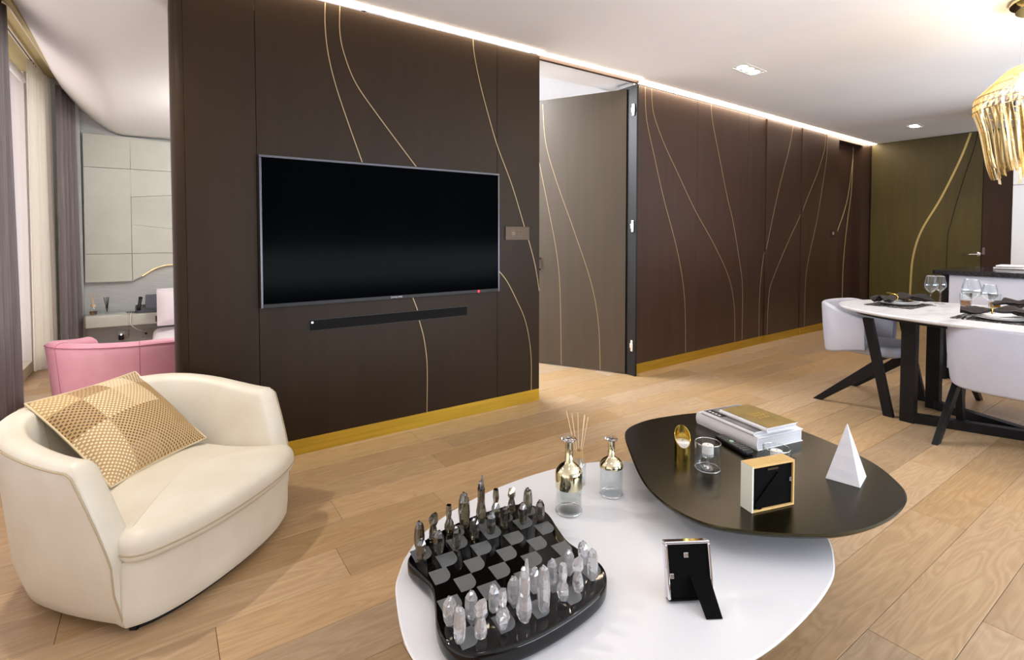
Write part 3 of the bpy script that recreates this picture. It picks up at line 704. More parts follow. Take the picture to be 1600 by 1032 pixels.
# ------------------------------------------------------------------ chess set
bz0, bz1 = .331, .376
bc = Vector((.733, 1.12)); ba = math.radians(-6)
board = thing('chess_board', 'wavy edged black lacquer chess board on the white coffee table', 'chess board', (bc.x, bc.y, bz0), ba)
BO = [(0.531, 1.268), (0.563, 1.307), (0.626, 1.340), (0.742, 1.362), (0.836, 1.364), (0.926, 1.352), (0.98, 1.317), (0.994, 1.251), (0.968, 1.165), (0.950, 1.1), (0.950, 1.055), (0.955, 0.97), (0.922, 0.915), (0.863, 0.882), (0.757, 0.866), (0.646, 0.866), (0.561, 0.885), (0.510, 0.912), (0.488, 0.96), (0.495, 1.02), (0.522, 1.085), (0.540, 1.146), (0.534, 1.209)]
def tolocal(p):
    x, y = p[0]-bc.x, p[1]-bc.y; c, s = math.cos(-ba), math.sin(-ba); return (x*c-y*s, x*s+y*c)
bo = ccw(spline([tolocal(p) for p in BO], 6))
MB().slab(bo, 0, bz1-bz0, .016, .010, 6).build('slab', CHESSB, board, True, angle=50)
PT = .0545
sq = None
def leaf():
    h = PT/2; r = .030; o = [(-h, -h)]
    o += [(h-r+r*math.cos(a), -h+r+r*math.sin(a)) for a in [-PI/2+PI/2*i/7 for i in range(8)]]
    return ccw(o+[(h, h), (-h, h)])
def span(y):
    xs = []
    for a, b in zip(bo, bo[1:]+bo[:1]):
        if (a[1]-y)*(b[1]-y) <= 0 and a[1] != b[1]: xs.append(a[0]+(b[0]-a[0])*(y-a[1])/(b[1]-a[1]))
    return min(xs)+.014, max(xs)-.014
for k in range(8):
    yk = (k-3.5)*PT; sp_ = [span(yk+q) for q in (-.02, 0, .02)]
    x0 = max(q[0] for q in sp_) if k in (0, 7) else sp_[1][0]; x1 = min(q[1] for q in sp_) if k in (0, 7) else sp_[1][1]
    for f in range(8):
        if (f+k) % 2: continue
        if sq is None: sq = MB().slab(leaf(), 0, .0006).build('square', SQ, board); o = sq
        else: o = sq.copy(); COL.objects.link(o)
        o.location = (x0+(x1-x0)*(f+.5)/8, yk, bz1-bz0+.0001); o.scale = ((x1-x0)/8/PT, 1, 1)
def crystal(mbp, prof, n=7, seed=0, topj=0.0, twist=.3, sq_=1.0):
    rng = random.Random(seed); R = []
    off = [rng.uniform(-.14, .14) for _ in range(n)]
    for i, (r, z) in enumerate(prof):
        R.append([(r*(1+off[k])*math.cos(2*PI*k/n+twist*i*.25), r*sq_*(1+off[k])*math.sin(2*PI*k/n+twist*i*.25), z+(topj*((k % 2)*1.0-.5) if i == len(prof)-1 else 0)) for k in range(n)])
    return mbp.rings(R)
def piece_mesh(kind, seed):
    mb = MB()
    if kind == 'pawn': crystal(mb, [(.0085, 0), (.0125, .008), (.0145, .028), (.0135, .048), (.009, .058), (.005, .062)], 6, seed, .004)
    if kind == 'rook': crystal(mb, [(.009, 0), (.0125, .01), (.0145, .035), (.0125, .060), (.0100, .070), (.006, .073)], 7, seed, .010)
    if kind == 'knight':
        crystal(mb, [(.011, 0), (.0145, .012), (.0125, .03), (.0085, .045), (.0135, .055), (.0125, .072)], 6, seed, 0)
        mb.V = [(x, y, z+(x*.55 if z > .06 else 0)) for x, y, z in mb.V]
    if kind == 'bishop':
        crystal(mb, [(.009, 0), (.0155, .018), (.0145, .030), (.0075, .046), (.0105, .062), (.0085, .086)], 5, seed, .0)
    if kind == 'queen': crystal(mb, [(.010, 0), (.0145, .012), (.0165, .045), (.0145, .080), (.0095, .100), (.005, .106)], 7, seed, .003)
    if kind == 'king':
        crystal(mb, [(.0105, 0), (.0175, .018), (.0185, .034), (.0125, .060), (.0125, .105)], 8, seed, .0)
        for s in (-1, 1):
            R = [[(s*.0065+r*math.cos(2*PI*k/5), r*math.sin(2*PI*k/5), z+(.006*s if r < .003 else 0)) for k in range(5)] for r, z in ((.0058, .100), (.0055, .122), (.0028, .134))]
            mb.rings(R)
    return mb
ORD = ['first', 'second', 'third', 'fourth', 'fifth', 'sixth', 'seventh', 'eighth']
rank = ['rook', 'knight', 'bishop', 'king', 'queen', 'bishop', 'knight', 'rook']
rankb = ['rook', 'knight', 'bishop', 'queen', 'king', 'bishop', 'knight', 'rook']
wf_ = [(0.515, 0.949), (0.56, 0.935), (0.613, 0.928), (0.666, 0.918), (0.72, 0.917), (0.781, 0.921), (0.83, 0.925), (0.890, 0.935)]
wp_ = [(0.520, 1.004), (0.570, 0.992), (0.622, 0.983), (0.677, 0.979), (0.739, 0.979), (0.794, 0.978), (0.852, 0.982), (0.908, 0.99)]
bp_ = [(0.562, 1.247), (0.616, 1.25), (0.667, 1.245), (0.728, 1.252), (0.783, 1.251), (0.834, 1.249), (0.889, 1.24), (0.943, 1.222)]
bb_ = [(0.58, 1.300), (0.627, 1.311), (0.68, 1.316), (0.733, 1.320), (0.79, 1.317), (0.843, 1.317), (0.896, 1.306), (0.941, 1.280)]
def put(pos, kinds, m, clr, where):
    for i, (x, y) in enumerate(pos):
        k = kinds[i] if kinds else 'pawn'
        o = piece_mesh(k, i*3+len(clr)+int(y*100)).build('chess_'+k, m)
        o.location = (x, y, bz1+.0008); o.rotation_euler = (0, 0, random.uniform(-.5, .5))
        tag(o, f'{clr} glass chess {k}, {ORD[i]} from the left in the {where}', 'chess piece', f'{clr} glass chess pieces')
put(wf_, rank, CRYS, 'clear', 'row nearest the viewer')
put(wp_, None, CRYS, 'clear', 'second row from the viewer')
put(bp_, None, SMOKE, 'smoked', 'row facing the clear pieces')
put(bb_, rankb, SMOKE, 'smoked', 'row farthest from the viewer')
# ------------------------------------------------------------------ bottles and diffuser on the white table
def bottle(label, x, y, h, r, liquid):
    b = thing('decanter_bottle', label, 'bottle', (x, y, .331), 0, 'gold necked glass bottles')
    t = .003; zs = h*.52
    # glass body
    MB().lathe([(r*.55, 0), (r*.93, .002), (r, .010), (r, zs), (r-t, zs), (r-t, .012), (r*.5, .008), (0, .008)], 36).build('glass_body', THING, b, True, angle=50)
    MB().tube([((r-.002)*math.cos(a), (r-.002)*math.sin(a), .006) for a in [2*PI*k/36 for k in range(36)]], .0026, 6, True).build('base_rim', RIM, b, True)
    if liquid:
        MB().lathe([(r-t-.0006, .0125), (r-t-.0006, zs*.42), (0, zs*.42)], 32).build('liquid', LIQ, b, True, angle=40)
    sh = [(r+.0004, zs-.045 if liquid else zs-.006), (r+.0004, zs+.002), (r*.93, zs+h*.05), (r*.72, zs+h*.10), (r*.45, zs+h*.135), (r*.30, zs+h*.16), (r*.29, h*.93), (r*.31, h*.945), (r*.26, h*.945), (r*.25, h*.70), (r*.42, zs+h*.12), (r*.9, zs+h*.03), (r-.001, zs-.002), (r-.001, zs-.045 if liquid else zs-.006)]
    MB().lathe(sh, 36).build('gold_shoulder', GOLDC, b, True, angle=50)
    MB().lathe([(r*.26, h*.93), (r*.27, h*.955), (r*.56, h*.965), (r*.60, h*.98), (r*.42, h), (0, h)], 9).build('stopper', GLASS, b)
    return b
bottle('taller gold shouldered glass bottle with liquid behind the chess board', 1.105, 1.275, .250, .0445, True)
bottle('smaller empty glass bottle with gold neck beside the black table', 1.302, 1.275, .205, .0405, False)
df = thing('reed_diffuser', 'clear reed diffuser with pale sticks half hidden by the taller bottle', 'diffuser', (1.262, 1.40, .331))
MB().lathe([(.024, 0), (.027, .003), (.027, .075), (.016, .092), (.0125, .097), (.0125, .115), (.0105, .115), (.0105, .095), (.024, .072), (.024, .006), (0, .005)], 26).build('glass_body', THING, df, True, angle=50)
MB().lathe([(.0115, .098), (.0145, .098), (.0145, .125), (.0115, .125), (.0115, .098)], 20).build('collar', mat('collar_wood', (196, 160, 110), .5), df, True, angle=40)
for i, (dx, dy) in enumerate([(-.040, -.01), (-.028, .03), (.004, -.02), (.012, .02), (.020, -.02), (.034, .01)]):
    MB().tube([(-dx*.3, -dy*.3, .008), (dx*1.15, dy*1.15, .275-.006*i)], .0014, 6).build('reed', REED, df, True)
# ------------------------------------------------------------------ things on the black table
def cup(name, label, x, y, h, r):
    c = thing(name, label, 'candle holder', (x, y, .4205), 0, 'glass cylinder candle holders')
    t = .003
    MB().lathe([(r*.97, 0), (r, .003), (r, h), (r-t, h), (r-t, .006), (0, .006)], 40).build('glass_cylinder', THING, c, True, angle=50)
    MB().lathe([(r*.5, .0065), (r*.45, .010), (.006, .013), (.004, .020), (.004, h*.42), (.020, h*.48), (.0225, h*.55), (.0225, h*.60), (.0205, h*.60), (.0205, h*.52), (0, h*.50)], 28).build('stem_cup', GLASS, c, True, angle=50)
    for q in (h, .004): MB().tube([((r-.0015)*math.cos(a), (r-.0015)*math.sin(a), q) for a in [2*PI*k/40 for k in range(40)]], .0018, 6, True).build('rim', RIM, c, True)
    cd = MB().lathe([(.0195, h*.525), (.0195, h*.88), (.0185, h*.90), (0, h*.90)], 24).build('candle', WAX, c, True, angle=50)
    MB().tube([(0, 0, h*.89), (.001, 0, h*.94)], .0008, 5).build('wick', BLACKP, cd)
cup('candle_holder', 'clear glass cylinder holding a small white candle, in front of the remote', 1.588, 1.085, .096, .044)
cup('candle_holder', 'clear glass candle cylinder partly hidden behind the wooden picture frame', 1.742, .922, .096, .044)
gc = thing('slanted_candle_holder', 'small polished gold tube with slanted rim holding a tealight', 'candle holder', (1.592, 1.195, .4205), math.radians(35))
mb = MB(); R = []; rr = .0285; n = 36
fwd = lambda a: math.cos(a)      # rim is high at the back, low at the front
for rad, kind in ((rr, 0), (rr, 1), (rr-.002, 1), (rr-.002, 2)):
    ring = []
    for k in range(n):
        a = 2*PI*k/n; z = 0 if kind == 0 else (.004 if kind == 2 else .080+.034*math.cos(a-math.radians(15)))
        ring.append((rad*math.cos(a), rad*math.sin(a), z))
    R.append(ring)
mb.rings(R).build('gold_tube', GOLDB, gc, True, angle=50)
cd = MB().lathe([(.026, .045), (.026, .062), (.024, .064), (0, .062)], 28).build('candle', WAX, gc, True, angle=50)
MB().tube([(0, 0, .06), (.001, 0, .070)], .0008, 5).build('wick', BLACKP, cd)
# books
def book(name, label, w, d, h, loc, rz, cover, pages, spine_side=-1):
    b = thing(name, label, 'book', loc, rz, 'books stacked on the black table')
    t = .0025
    MB().box(-w/2, w/2, -d/2, d/2, 0, t).build('back_cover', cover, b, bevel=.0006); MB().box(-w/2, w/2, -d/2, d/2, h-t, h).build('front_cover', cover, b, bevel=.0006)
    n = 8; V = []; sx = -w/2*1
    out = [(-w/2+.004*math.cos(PI*(i/n-.5))*-1, 0) for i in range(n+1)]
    mb = MB(); R = []
    for yy in (-d/2, d/2):
        ring = [(-w/2-.006*math.sin(PI*i/n), yy, h*i/n) for i in range(n+1)]+[(-w/2+.004-.006*math.sin(PI*i/n), yy, h*i/n) for i in range(n, -1, -1)]
        R.append(ring)
    mb.rings(R).build('spine', cover, b)
    MB().box(-w/2+.002, w/2-.004, -d/2+.004, d/2-.004, t, h-t).build('page_block', pages, b)
    return b
ra = math.radians(-11)
b1 = book('coffee_table_book', 'thick white hardback at the bottom of the book stack', .25, .322, .050, (2.032, 1.200, .4205), ra, PAPERW, PAGES)
b2 = book('coffee_table_book', 'grey photo covered book in the middle of the book stack', .215, .275, .016, (2.012, 1.195, .471), ra, PAPERW, PAGES)
MB().box(-.104, .104, -.134, .134, .0161, .0166).build('cover_picture', BGREY, b2)
MB().box(-.098, -.062, .04, .125, .0166, .0169).build('cover_title_block', BLACKP, b2); MB().box(-.055, -.05, -.02, .10, .0166, .0169).build('cover_title_line', PAPERW, b2)
for i in range(4): MB().box(-.092, -.082, .055+.018*i, .065+.018*i, .0169, .0171).build('cover_letter', PAPERW, b2)
MB().box(-.06, .1, -.136, -.100, -.0002, .0022).build('red_band', BRED, b2)
b3 = book('coffee_table_book', 'slim gold covered book on top of the book stack', .165, .238, .018, (2.020, 1.150, .4880), ra, PAPERW, PAGES)
MB().box(-.078, .082, -.118, .118, .0181, .0186).build('cover_picture', BGOLD, b3)
for i in range(4):
    for j in range(3):
        MB().box(-.02+.016*i, -.012+.016*i, -.03+.022*j, -.018+.022*j, .0186, .0190).build('embossed_letter', BRASS, b3)
# remote
rm = thing('remote_control', 'black remote control lying beside the book stack', 'remote', (1.838, 1.142, .4205), math.radians(-18))
MB().slab(rrect(.046, .175, .012), 0, .018, .006, .006).build('case', BLACKP, rm, True, angle=50)
kb = None
for i in range(4):
    for j in range(9):
        if j == 5: continue
        if kb is None: kb = MB().box(-.003, .003, -.0035, .0035, 0, .0012).build('key', KEYG, rm); o = kb
        else: o = kb.copy(); COL.objects.link(o)
        o.location = (-.0145+.0097*i, -.07+.0165*j, .018)
MB().lathe([(.009, 0), (.008, .0016), (0, .0016)], 16, (0, .0125, .018)).build('round_key', KEYL, rm)
# wooden picture frame (seen from the back)
wfm = thing('picture_frame', 'pale wooden box picture frame standing on the black table, back view', 'picture frame', (1.523, .832, .4205), math.radians(-16))
w, h, d = .163, .140, .046
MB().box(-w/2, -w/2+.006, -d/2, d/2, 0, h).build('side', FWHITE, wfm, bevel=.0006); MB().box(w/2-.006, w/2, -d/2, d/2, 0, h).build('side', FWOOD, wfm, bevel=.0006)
MB().box(-w/2+.006, w/2-.006, -d/2, d/2, h-.006, h).build('top_rail', FWOOD, wfm, bevel=.0006); MB().box(-w/2+.006, w/2-.006, -d/2, d/2, 0, .006).build('bottom_rail', FWOOD, wfm, bevel=.0006)
MB().box(-w/2-.0002, w/2, -d/2, d/2, h, h+.0008).build('top_veneer', FWOOD, wfm)
bk = MB().box(-w/2+.006, w/2-.006, -d/2+.006, d/2-.006, .006, h-.006).build('backing_board', VELV, wfm)
MB().box(-.02, .02, -d/2+.003, -d/2+.006, h-.020, h-.014).build('hanger', BRONZE, bk); MB().box(w/2-.018, w/2-.010, -d/2+.002, -d/2+.006, .075, .088).build('turn_clip', SILV, bk)
MB().bar((-.06, -d/2+.003, .012), (.03, -d/2+.003, .10), .03, .003, (0, 1, 0)).build('easel_leg', VELV, bk)
# silver picture frame (seen from the back, on the white table)
sf = thing('picture_frame', 'silver picture frame with black easel back on the white table', 'picture frame', (1.10, .812, .331), math.radians(-31))
lean = math.radians(-14)

def tl(x, y, z):   # leaned about the lower edge, away from the easel leg
    c, s = math.cos(lean), math.sin(lean); return (x, y*c-z*s-.0, y*s+z*c)
def tbox(x0, x1, y0, y1, z0, z1):
    m = MB().box(x0, x1, y0, y1, z0, z1); m.V = [tl(*v) for v in m.V]; m.V = [(x, y-.035, z) for x, y, z in m.V]; return m
w, h = .118, .140
tbox(-w/2, w/2, -.008, .014, h-.007, h).build('top_rail', SILV, sf, bevel=.002); tbox(-w/2, -w/2+.007, -.008, .014, .004, h-.007).build('side_rail', SILV, sf, bevel=.002)
tbox(w/2-.007, w/2, -.008, .014, .004, h-.007).build('side_rail', SILV, sf, bevel=.002); tbox(-w/2, w/2, -.008, .014, .004, .010).build('bottom_rail', VELV, sf, bevel=.002)
tbox(-w/2+.007, w/2-.007, -.004, .008, .010, h-.007).build('backing_board', VELV, sf)
tbox(-.012, .0, -.008, -.003, h-.038, h-.026).build('turn_clip', SILV, sf, bevel=.001); tbox(-w/2+.008, -w/2+.018, -.008, -.003, .055, .067).build('turn_clip', SILV, sf, bevel=.001)
MB().add([(.000, -.026, .060), (.050, -.026, .060), (.052, -.098, .0005), (.012, -.098, .0005), (.000, -.022, .062), (.050, -.022, .062), (.052, -.094, .0005), (.012, -.094, .0005)],
         [(0, 1, 2, 3), (7, 6, 5, 4), (0, 4, 5, 1), (1, 5, 6, 2), (2, 6, 7, 3), (3, 7, 4, 0)]).build('easel_leg', VELV, sf)
# pyramid
py = tag(MB().add([(-.056, -.050, 0), (.056, -.050, 0), (.056, .050, 0), (-.056, .050, 0), (0, 0, .19)], [(3, 2, 1, 0), (0, 1, 4), (1, 2, 4), (2, 3, 4), (3, 0, 4)]).build('marble_pyramid', PYR, bevel=.001),
         'tall white marble pyramid at the right end of the black table', 'ornament')
py.location = (1.922, .777, .4206); py.rotation_euler = (0, 0, math.radians(12))
# ------------------------------------------------------------------ dining table
dt = thing('dining_table', 'oval marble topped dining table on black timber legs', 'dining table', (4.36, .70, 0))
ov = [(.62*math.copysign(abs(math.cos(a))**.92, math.cos(a)), 1.10*math.copysign(abs(math.sin(a))**.92, math.sin(a))) for a in [2*PI*i/72 for i in range(72)]]
MB().rings([[(x, y, .715) for x, y in inset(ov, .03)], [(x, y, .725) for x, y in inset(ov, .006)], [(x, y, .736) for x, y in ov], [(x, y, .742) for x, y in inset(ov, .003)]]).build('marble_top', MARB, dt, True, angle=30)
MB().slab(inset(ov, .10), .690, .715).build('sub_top', EBON, dt)
for sx in (-1, 1):
    for sy in (-1, 1):
        MB().box(sx*.235-.035, sx*.235+.035, sy*.60-.04, sy*.60+.04, 0, .69).build('leg', EBON, dt, bevel=.003)
        MB().bar((sx*.235, sy*.60, .03), (0, sy*.0, .03), .06, .058).build('base_beam', EBON, dt, bevel=.003)
def dining_chair(label, loc, rz):
    r = thing('dining_chair', label, 'chair', loc, rz, 'grey leather dining chairs')
    half = [(-.292, .09), (-.300, .0), (-.288, -.11), (-.228, -.205), (-.12, -.258)]
    ctrl = half+[(0, -.27)]+[(-x, y) for x, y in half[::-1]]
    P = spline(ctrl, 8, False); N = len(P); secs = []
    for i, p in enumerate(P):
        a = P[max(0, i-1)]; b = P[min(N-1, i+1)]; tx, ty = b[0]-a[0], b[1]-a[1]; l = math.hypot(tx, ty); n = (-ty/l, tx/l)
        e = 1-abs(2*i/(N-1)-1); k = min(1, e*1.6); k = k*k*(3-2*k)
        zt = .655+.085*k; zb = .415-.055*k; th = .045
        s = []
        def O(z, q): 
            fl = -.03*(z-.36)/.38+.015; return (p[0]+n[0]*(q+fl), p[1]+n[1]*(q+fl), z)
        s += [O(zb+.02, 0), O((zb+zt)/2, -.004), O(zt-.02, 0)]
        for an in (30, 60, 90, 120, 150): s.append(O(zt-.02+.02*math.sin(math.radians(an)), th/2*(1-math.cos(math.radians(an)))))
        s += [O(zt-.02, th), O((zb+zt)/2, th+.012), O(zb+.02, th+.01)]
        for an in (150, 90, 30): s.append(O(zb+.02-.02*math.sin(math.radians(an)), th/2*(1-math.cos(math.radians(an)))))
        secs.append(s)
    n = len(secs[0]); V = [v for s in secs for v in s]
    F = [(i*n+k, i*n+(k+1) % n, (i+1)*n+(k+1) % n, (i+1)*n+k) for i in range(N-1) for k in range(n)]+[tuple(range(n-1, -1, -1)), tuple((N-1)*n+k for k in range(n))]
    MB().add(V, F).build('backrest', CHAIRL, r, True, angle=60)
    MB().slab(ccw(spline([(-.24, .0), (-.245, .16), (-.21, .255), (0, .28), (.21, .255), (.245, .16), (.24, 0), (.21, -.12), (.1, -.20), (-.1, -.20), (-.21, -.12)], 6)), .385, .455, .02, .03, 5, .015).build('seat', CHAIRL, r, True)
    for sx in (-1, 1):
        x = sx*.305
        MB().add([(x-.018, q, z) for q, z in ((.225, 0), (.285, 0), (.145, .665), (.085, .665))]+[(x+.018, q, z) for q, z in ((.225, 0), (.285, 0), (.145, .665), (.085, .665))],
                 [(0, 1, 2, 3), (7, 6, 5, 4), (0, 4, 5, 1), (1, 5, 6, 2), (2, 6, 7, 3), (3, 7, 4, 0)]).build('leg', EBON, r, bevel=.003)
        MB().add([(x-.016, q, z) for q, z in ((-.240, 0), (-.180, 0), (.195, .30), (.160, .37))]+[(x+.016, q, z) for q, z in ((-.240, 0), (-.180, 0), (.195, .30), (.160, .37))],
                 [(0, 1, 2, 3), (7, 6, 5, 4), (0, 4, 5, 1), (1, 5, 6, 2), (2, 6, 7, 3), (3, 7, 4, 0)]).build('leg', EBON, r, bevel=.003)
    MB().box(-.29, .29, .14, .18, .36, .385).build('seat_rail', EBON, r, bevel=.002)
    return r
dining_chair('grey leather dining chair at the end of the oval table', (4.43, 1.665, 0), PI)
dining_chair('grey leather dining chair with its back to the viewer, cut by the right edge', (4.02, .755, 0), -PI/2)
dining_chair('grey leather dining chair on the far side, mostly hidden, only legs showing', (4.90, .86, 0), PI/2)
# place settings
ZT = .7425
def setting(lbl, x, y, rz, napdir):
    pmt = tag(MB().slab(rrect(.42, .29, .01), 0, .003).build('placemat', MATM), f'black speckled placemat {lbl}', 'placemat', 'placemats on the dining table'); pmt.location = (x, y, ZT); pmt.rotation_euler = (0, 0, rz)
    pl = thing('dinner_plate', f'white china plate {lbl}', 'plate', (x, y, ZT+.0035), 0, 'plates on the dining table')
    MB().lathe([(.07, 0), (.085, .002), (.128, .016), (.130, .018), (.126, .0185), (.085, .007), (0, .006)], 40).build('plate_body', CHINA, pl, True, angle=60)
    MB().lathe([(.05, .0075), (.06, .009), (.102, .022), (.104, .024), (.100, .0245), (.06, .013), (0, .012)], 40).build('side_plate', CHINA, pl, True, angle=60)
    nk = thing('napkin', f'charcoal napkin in a gold ring {lbl}', 'napkin', (x, y, ZT+.026), napdir, 'napkins on the dining plates')
    mb = MB(); nu, nv = 22, 10; V = []
    for sgn in (1, -1):
        for i in range(nu+1):
            u = -1+2*i/nu; wd = .026+.075*abs(u+.25)**1.1
            for j in range(nv+1):
                v = -1+2*j/nv
                zz = .020+.010*(1-abs(u))+.020*math.sin(v*6+u*4)*min(1, abs(u+.25)*2)+.008*math.sin(u*9+v*2)
                V.append((u*.19, v*wd, zz*(1-.5*v*v)+(.004 if sgn > 0 else -.004)+.012*(1 if abs(u) < .3 else .6)))
    m2 = (nu+1)*(nv+1); F = []
    for i in range(nu):
        for j in range(nv):
            q = i*(nv+1)+j; F.append((q, q+nv+1, q+nv+2, q+1)); F.append((m2+q, m2+q+1, m2+q+nv+2, m2+q+nv+1))
    mb.add(V, F).build('cloth', NAPK, nk, True)
    rg = [(-.045, .030*math.cos(a), .032+.022*math.sin(a)) for a in [2*PI*i/20 for i in range(20)]]
    MB().tube(rg, .004, 6, True).build('napkin_ring', GOLDB, nk, True)
    MB().bar((-.045, -.03, .056), (-.045, .05, .060), .010, .003).build('ring_bow', GOLDB, nk)
setting('at the near end of the table', 4.44, 1.475, 0, math.radians(-20))
setting('before the near side chair', 4.13, .85, PI/2, math.radians(-75))
setting('on the far side of the table', 4.70, .80, PI/2, math.radians(80))
def cutlery(label, x, y, rz):
    c = thing('cutlery_knife', label, 'knife', (x, y, ZT+.0035), rz)
    MB().slab(rrect(.012, .10, .005, 4, (0, -.05)), 0, .004).build('handle', SILV, c); MB().slab(rrect(.016, .11, .006, 4, (0, .055)), 0, .002).build('blade', SILV, c)
cutlery('silver knife on the near side placemat', 4.06, 1.02, math.radians(-80)); cutlery('second silver knife beside the first, nearer the plate', 4.07, .995, math.radians(-83))
def wineglass(label, x, y, h, r, fill):
    g = thing('wine_glass', label, 'glass', (x, y, ZT), 0, 'glasses on the dining table')
    b = h*.42; t = .0015
    MB().lathe([(.034, 0), (.034, .0015), (.010, .005), (.004, .012), (.0035, b-.012), (.006, b), (r*.55, b+h*.08), (r*.92, b+h*.18), (r, b+h*.24), (r*.93, b+h*.36), (r*.70, h), (r*.70-t, h), (r*.93-t, b+h*.36), (r-t, b+h*.24), (r*.92-t, b+h*.18), (r*.5, b+h*.085), (0, b+h*.02)], 30).build('bowl', THING, g, True, angle=70)
    MB().tube([(r*.70*math.cos(a), r*.70*math.sin(a), h) for a in [2*PI*k/30 for k in range(30)]], .0013, 5, True).build('rim', RIM, g, True)
    if fill: MB().lathe([(0, b+h*.024), (r*.48, b+h*.088), (r*.88, b+h*.18), (r-t-.001, b+h*.235), (0, b+h*.235)], 26).build('wine', LIQ, g, True, angle=50)
wineglass('wine glass nearest the end of the dining table', 4.575, 1.325, .215, .040, True)
wineglass('wine glass just behind the first one at the table end', 4.765, 1.325, .205, .038, False)
wineglass('largest wine glass, before the near side plate', 4.272, 1.028, .225, .052, True)
wineglass('smaller wine glass right of the largest one', 4.47, .985, .185, .044, True)
def tumbler(label, x, y, m):
    g = thing('tumbler', label, 'glass', (x, y, ZT), 0, 'glasses on the dining table')
    MB().lathe([(.030, 0), (.033, .002), (.036, .098), (.0345, .098), (.0315, .006), (0, .006)], 28).build('glass_body', THING, g, True, angle=60)
    MB().lathe([(.031, .007), (.0325, .042), (0, .042)], 24).build('drink', m, g, True, angle=50)
tumbler('tumbler of amber drink left of the largest wine glass', 4.74, 1.17, AMBER)
tumbler('tumbler of amber drink near the right edge of the picture', 4.80, 1.03, AMBER)
# ------------------------------------------------------------------ kitchen island
isl = thing('kitchen_island', 'kitchen island with black granite worktop and white front', 'island', (5.55, 0, 0))
MB().box(0, .85, -1.6, 1.60, .912, .952).build('worktop', GRAN, isl, bevel=.004)
MB().box(.06, .80, -1.5, 1.50, .10, .910).build('body', ISLW, isl, bevel=.002); MB().box(.05, .80, 1.502, 1.545, 0, .910).build('end_panel', EBON, isl, bevel=.002)
MB().box(.10, .76, -1.5, 1.50, 0, .10).build('plinth', BLACKP, isl)
for i in range(4):
    y1 = 1.495-.62*i
    dr = MB().box(.04, .058, y1-.61, y1, .64, .905).build('drawer_front', ISLW, isl, bevel=.002); MB().box(.04, .058, y1-.61, y1, .11, .632).build('drawer_front', ISLW, isl, bevel=.002)
for k, (zz, lb) in enumerate(((.9535, 'lower'), (.9705, 'upper'))):
    b = book('magazine_book', f'{lb} white book lying flat on the black worktop', .24, .32, .016, (6.20, 1.16-.01*k, zz), math.radians(4*k), PAPERW, PAGES); b['group'] = 'white books on the worktop'
# ------------------------------------------------------------------ downlights
def downlight(label, x, y, power, rz=0.0, n=3, spot=120, col=(1, .93, .84)):
    d = thing('recessed_downlight', label, 'ceiling light', (x, y, ZC), rz, 'recessed ceiling downlights')
    w = .10*n+.04
    fr_ = MB(); fr_.box(-w/2, w/2, -.07, -.055, -.004, 0); fr_.box(-w/2, w/2, .055, .07, -.004, 0); fr_.box(-w/2, -w/2+.015, -.055, .055, -.004, 0); fr_.box(w/2-.015, w/2, -.055, .055, -.004, 0)
    fr_.build('frame', TRIMW, d); MB().box(-w/2+.01, w/2-.01, -.06, .06, -.0012, 0).build('backplate', mat('downlight_well', (190, 188, 184), .5) if 'downlight_well' not in bpy.data.materials else bpy.data.materials['downlight_well'], d)
    for i in range(n):
        MB().lathe([(.040, -.0016), (.036, -.006), (0, -.007)], 20, (-w/2+.07+.10*i, 0, 0)).build('lens', LENS, d, True)
    l = bpy.data.lights.new('downlight_lamp', 'SPOT'); l.energy = power; l.spot_size = math.radians(spot); l.spot_blend = .7; l.shadow_soft_size = .045; l.color = col
    o = bpy.data.objects.new('downlight_lamp', l); COL.objects.link(o); o.parent = d; o.location = (0, 0, -.02)
    return d
downlight('triple recessed downlight in the ceiling nearest the open doorway', 4.0, 2.40, 12, math.radians(4))
downlight('recessed downlight in the ceiling near the far entrance door', 7.75, 2.45, 48, math.radians(4), 2)
downlight('recessed downlight out of view above the cream armchair', -.55, 2.72, 100, 0, 3, 130)
downlight('recessed downlight out of view above the white coffee table', .6, .55, 4)
downlight('recessed downlight out of view right of the coffee tables', 2.6, .1, 7)
downlight('recessed downlight out of view above the kitchen island', 5.8, .6, 16)
# ------------------------------------------------------------------ chandelier
cx, cy = 4.20, .672
ch_ = thing('chandelier', 'gold resin fringe chandelier hanging above the dining table', 'chandelier', (cx, cy, 0))
MB().lathe([(.19, 2.606), (.20, 2.600), (.20, 2.585), (.0, 2.583)], 40).build('ceiling_rose', GOLDC, ch_, True, angle=40)
MB().lathe([(.17, 2.555), (.175, 2.550), (.0, 2.548)], 40).build('mirror_disc', GOLDB, ch_, True, angle=40)
for a in (60, 130, 200, 300): 
    q = math.radians(a); MB().tube([(.15*math.cos(q), .15*math.sin(q), 2.585), (.17*math.cos(q), .17*math.sin(q), 2.215)], .0012, 5).build('suspension_wire', SILV, ch_)
NR = 52
def rib(profile, a, t, m, name, wd=.018):
    ca_, sa_ = math.cos(a), math.sin(a); tx, ty = -sa_*t/2, ca_*t/2; V = []; F = []
    P = spline(profile, 4, False)
    for i, (rr_, z) in enumerate(P):
        p = P[max(0, i-1)]; q = P[min(len(P)-1, i+1)]; dr, dz = q[0]-p[0], q[1]-p[1]; l = math.hypot(dr, dz) or 1; nr, nz = dz/l*wd/2, -dr/l*wd/2
        for s, (or_, oz) in ((1, (nr, nz)), (-1, (nr, nz)), (-1, (-nr, -nz)), (1, (-nr, -nz))):
            V.append(((rr_+or_)*ca_+s*tx, (rr_+or_)*sa_+s*ty, z+oz))
    for i in range(len(P)-1):
        for k in range(4): F.append((i*4+k, i*4+(k+1) % 4, i*4+4+(k+1) % 4, i*4+4+k))
    return MB().add(V, F).build(name, m, ch_)
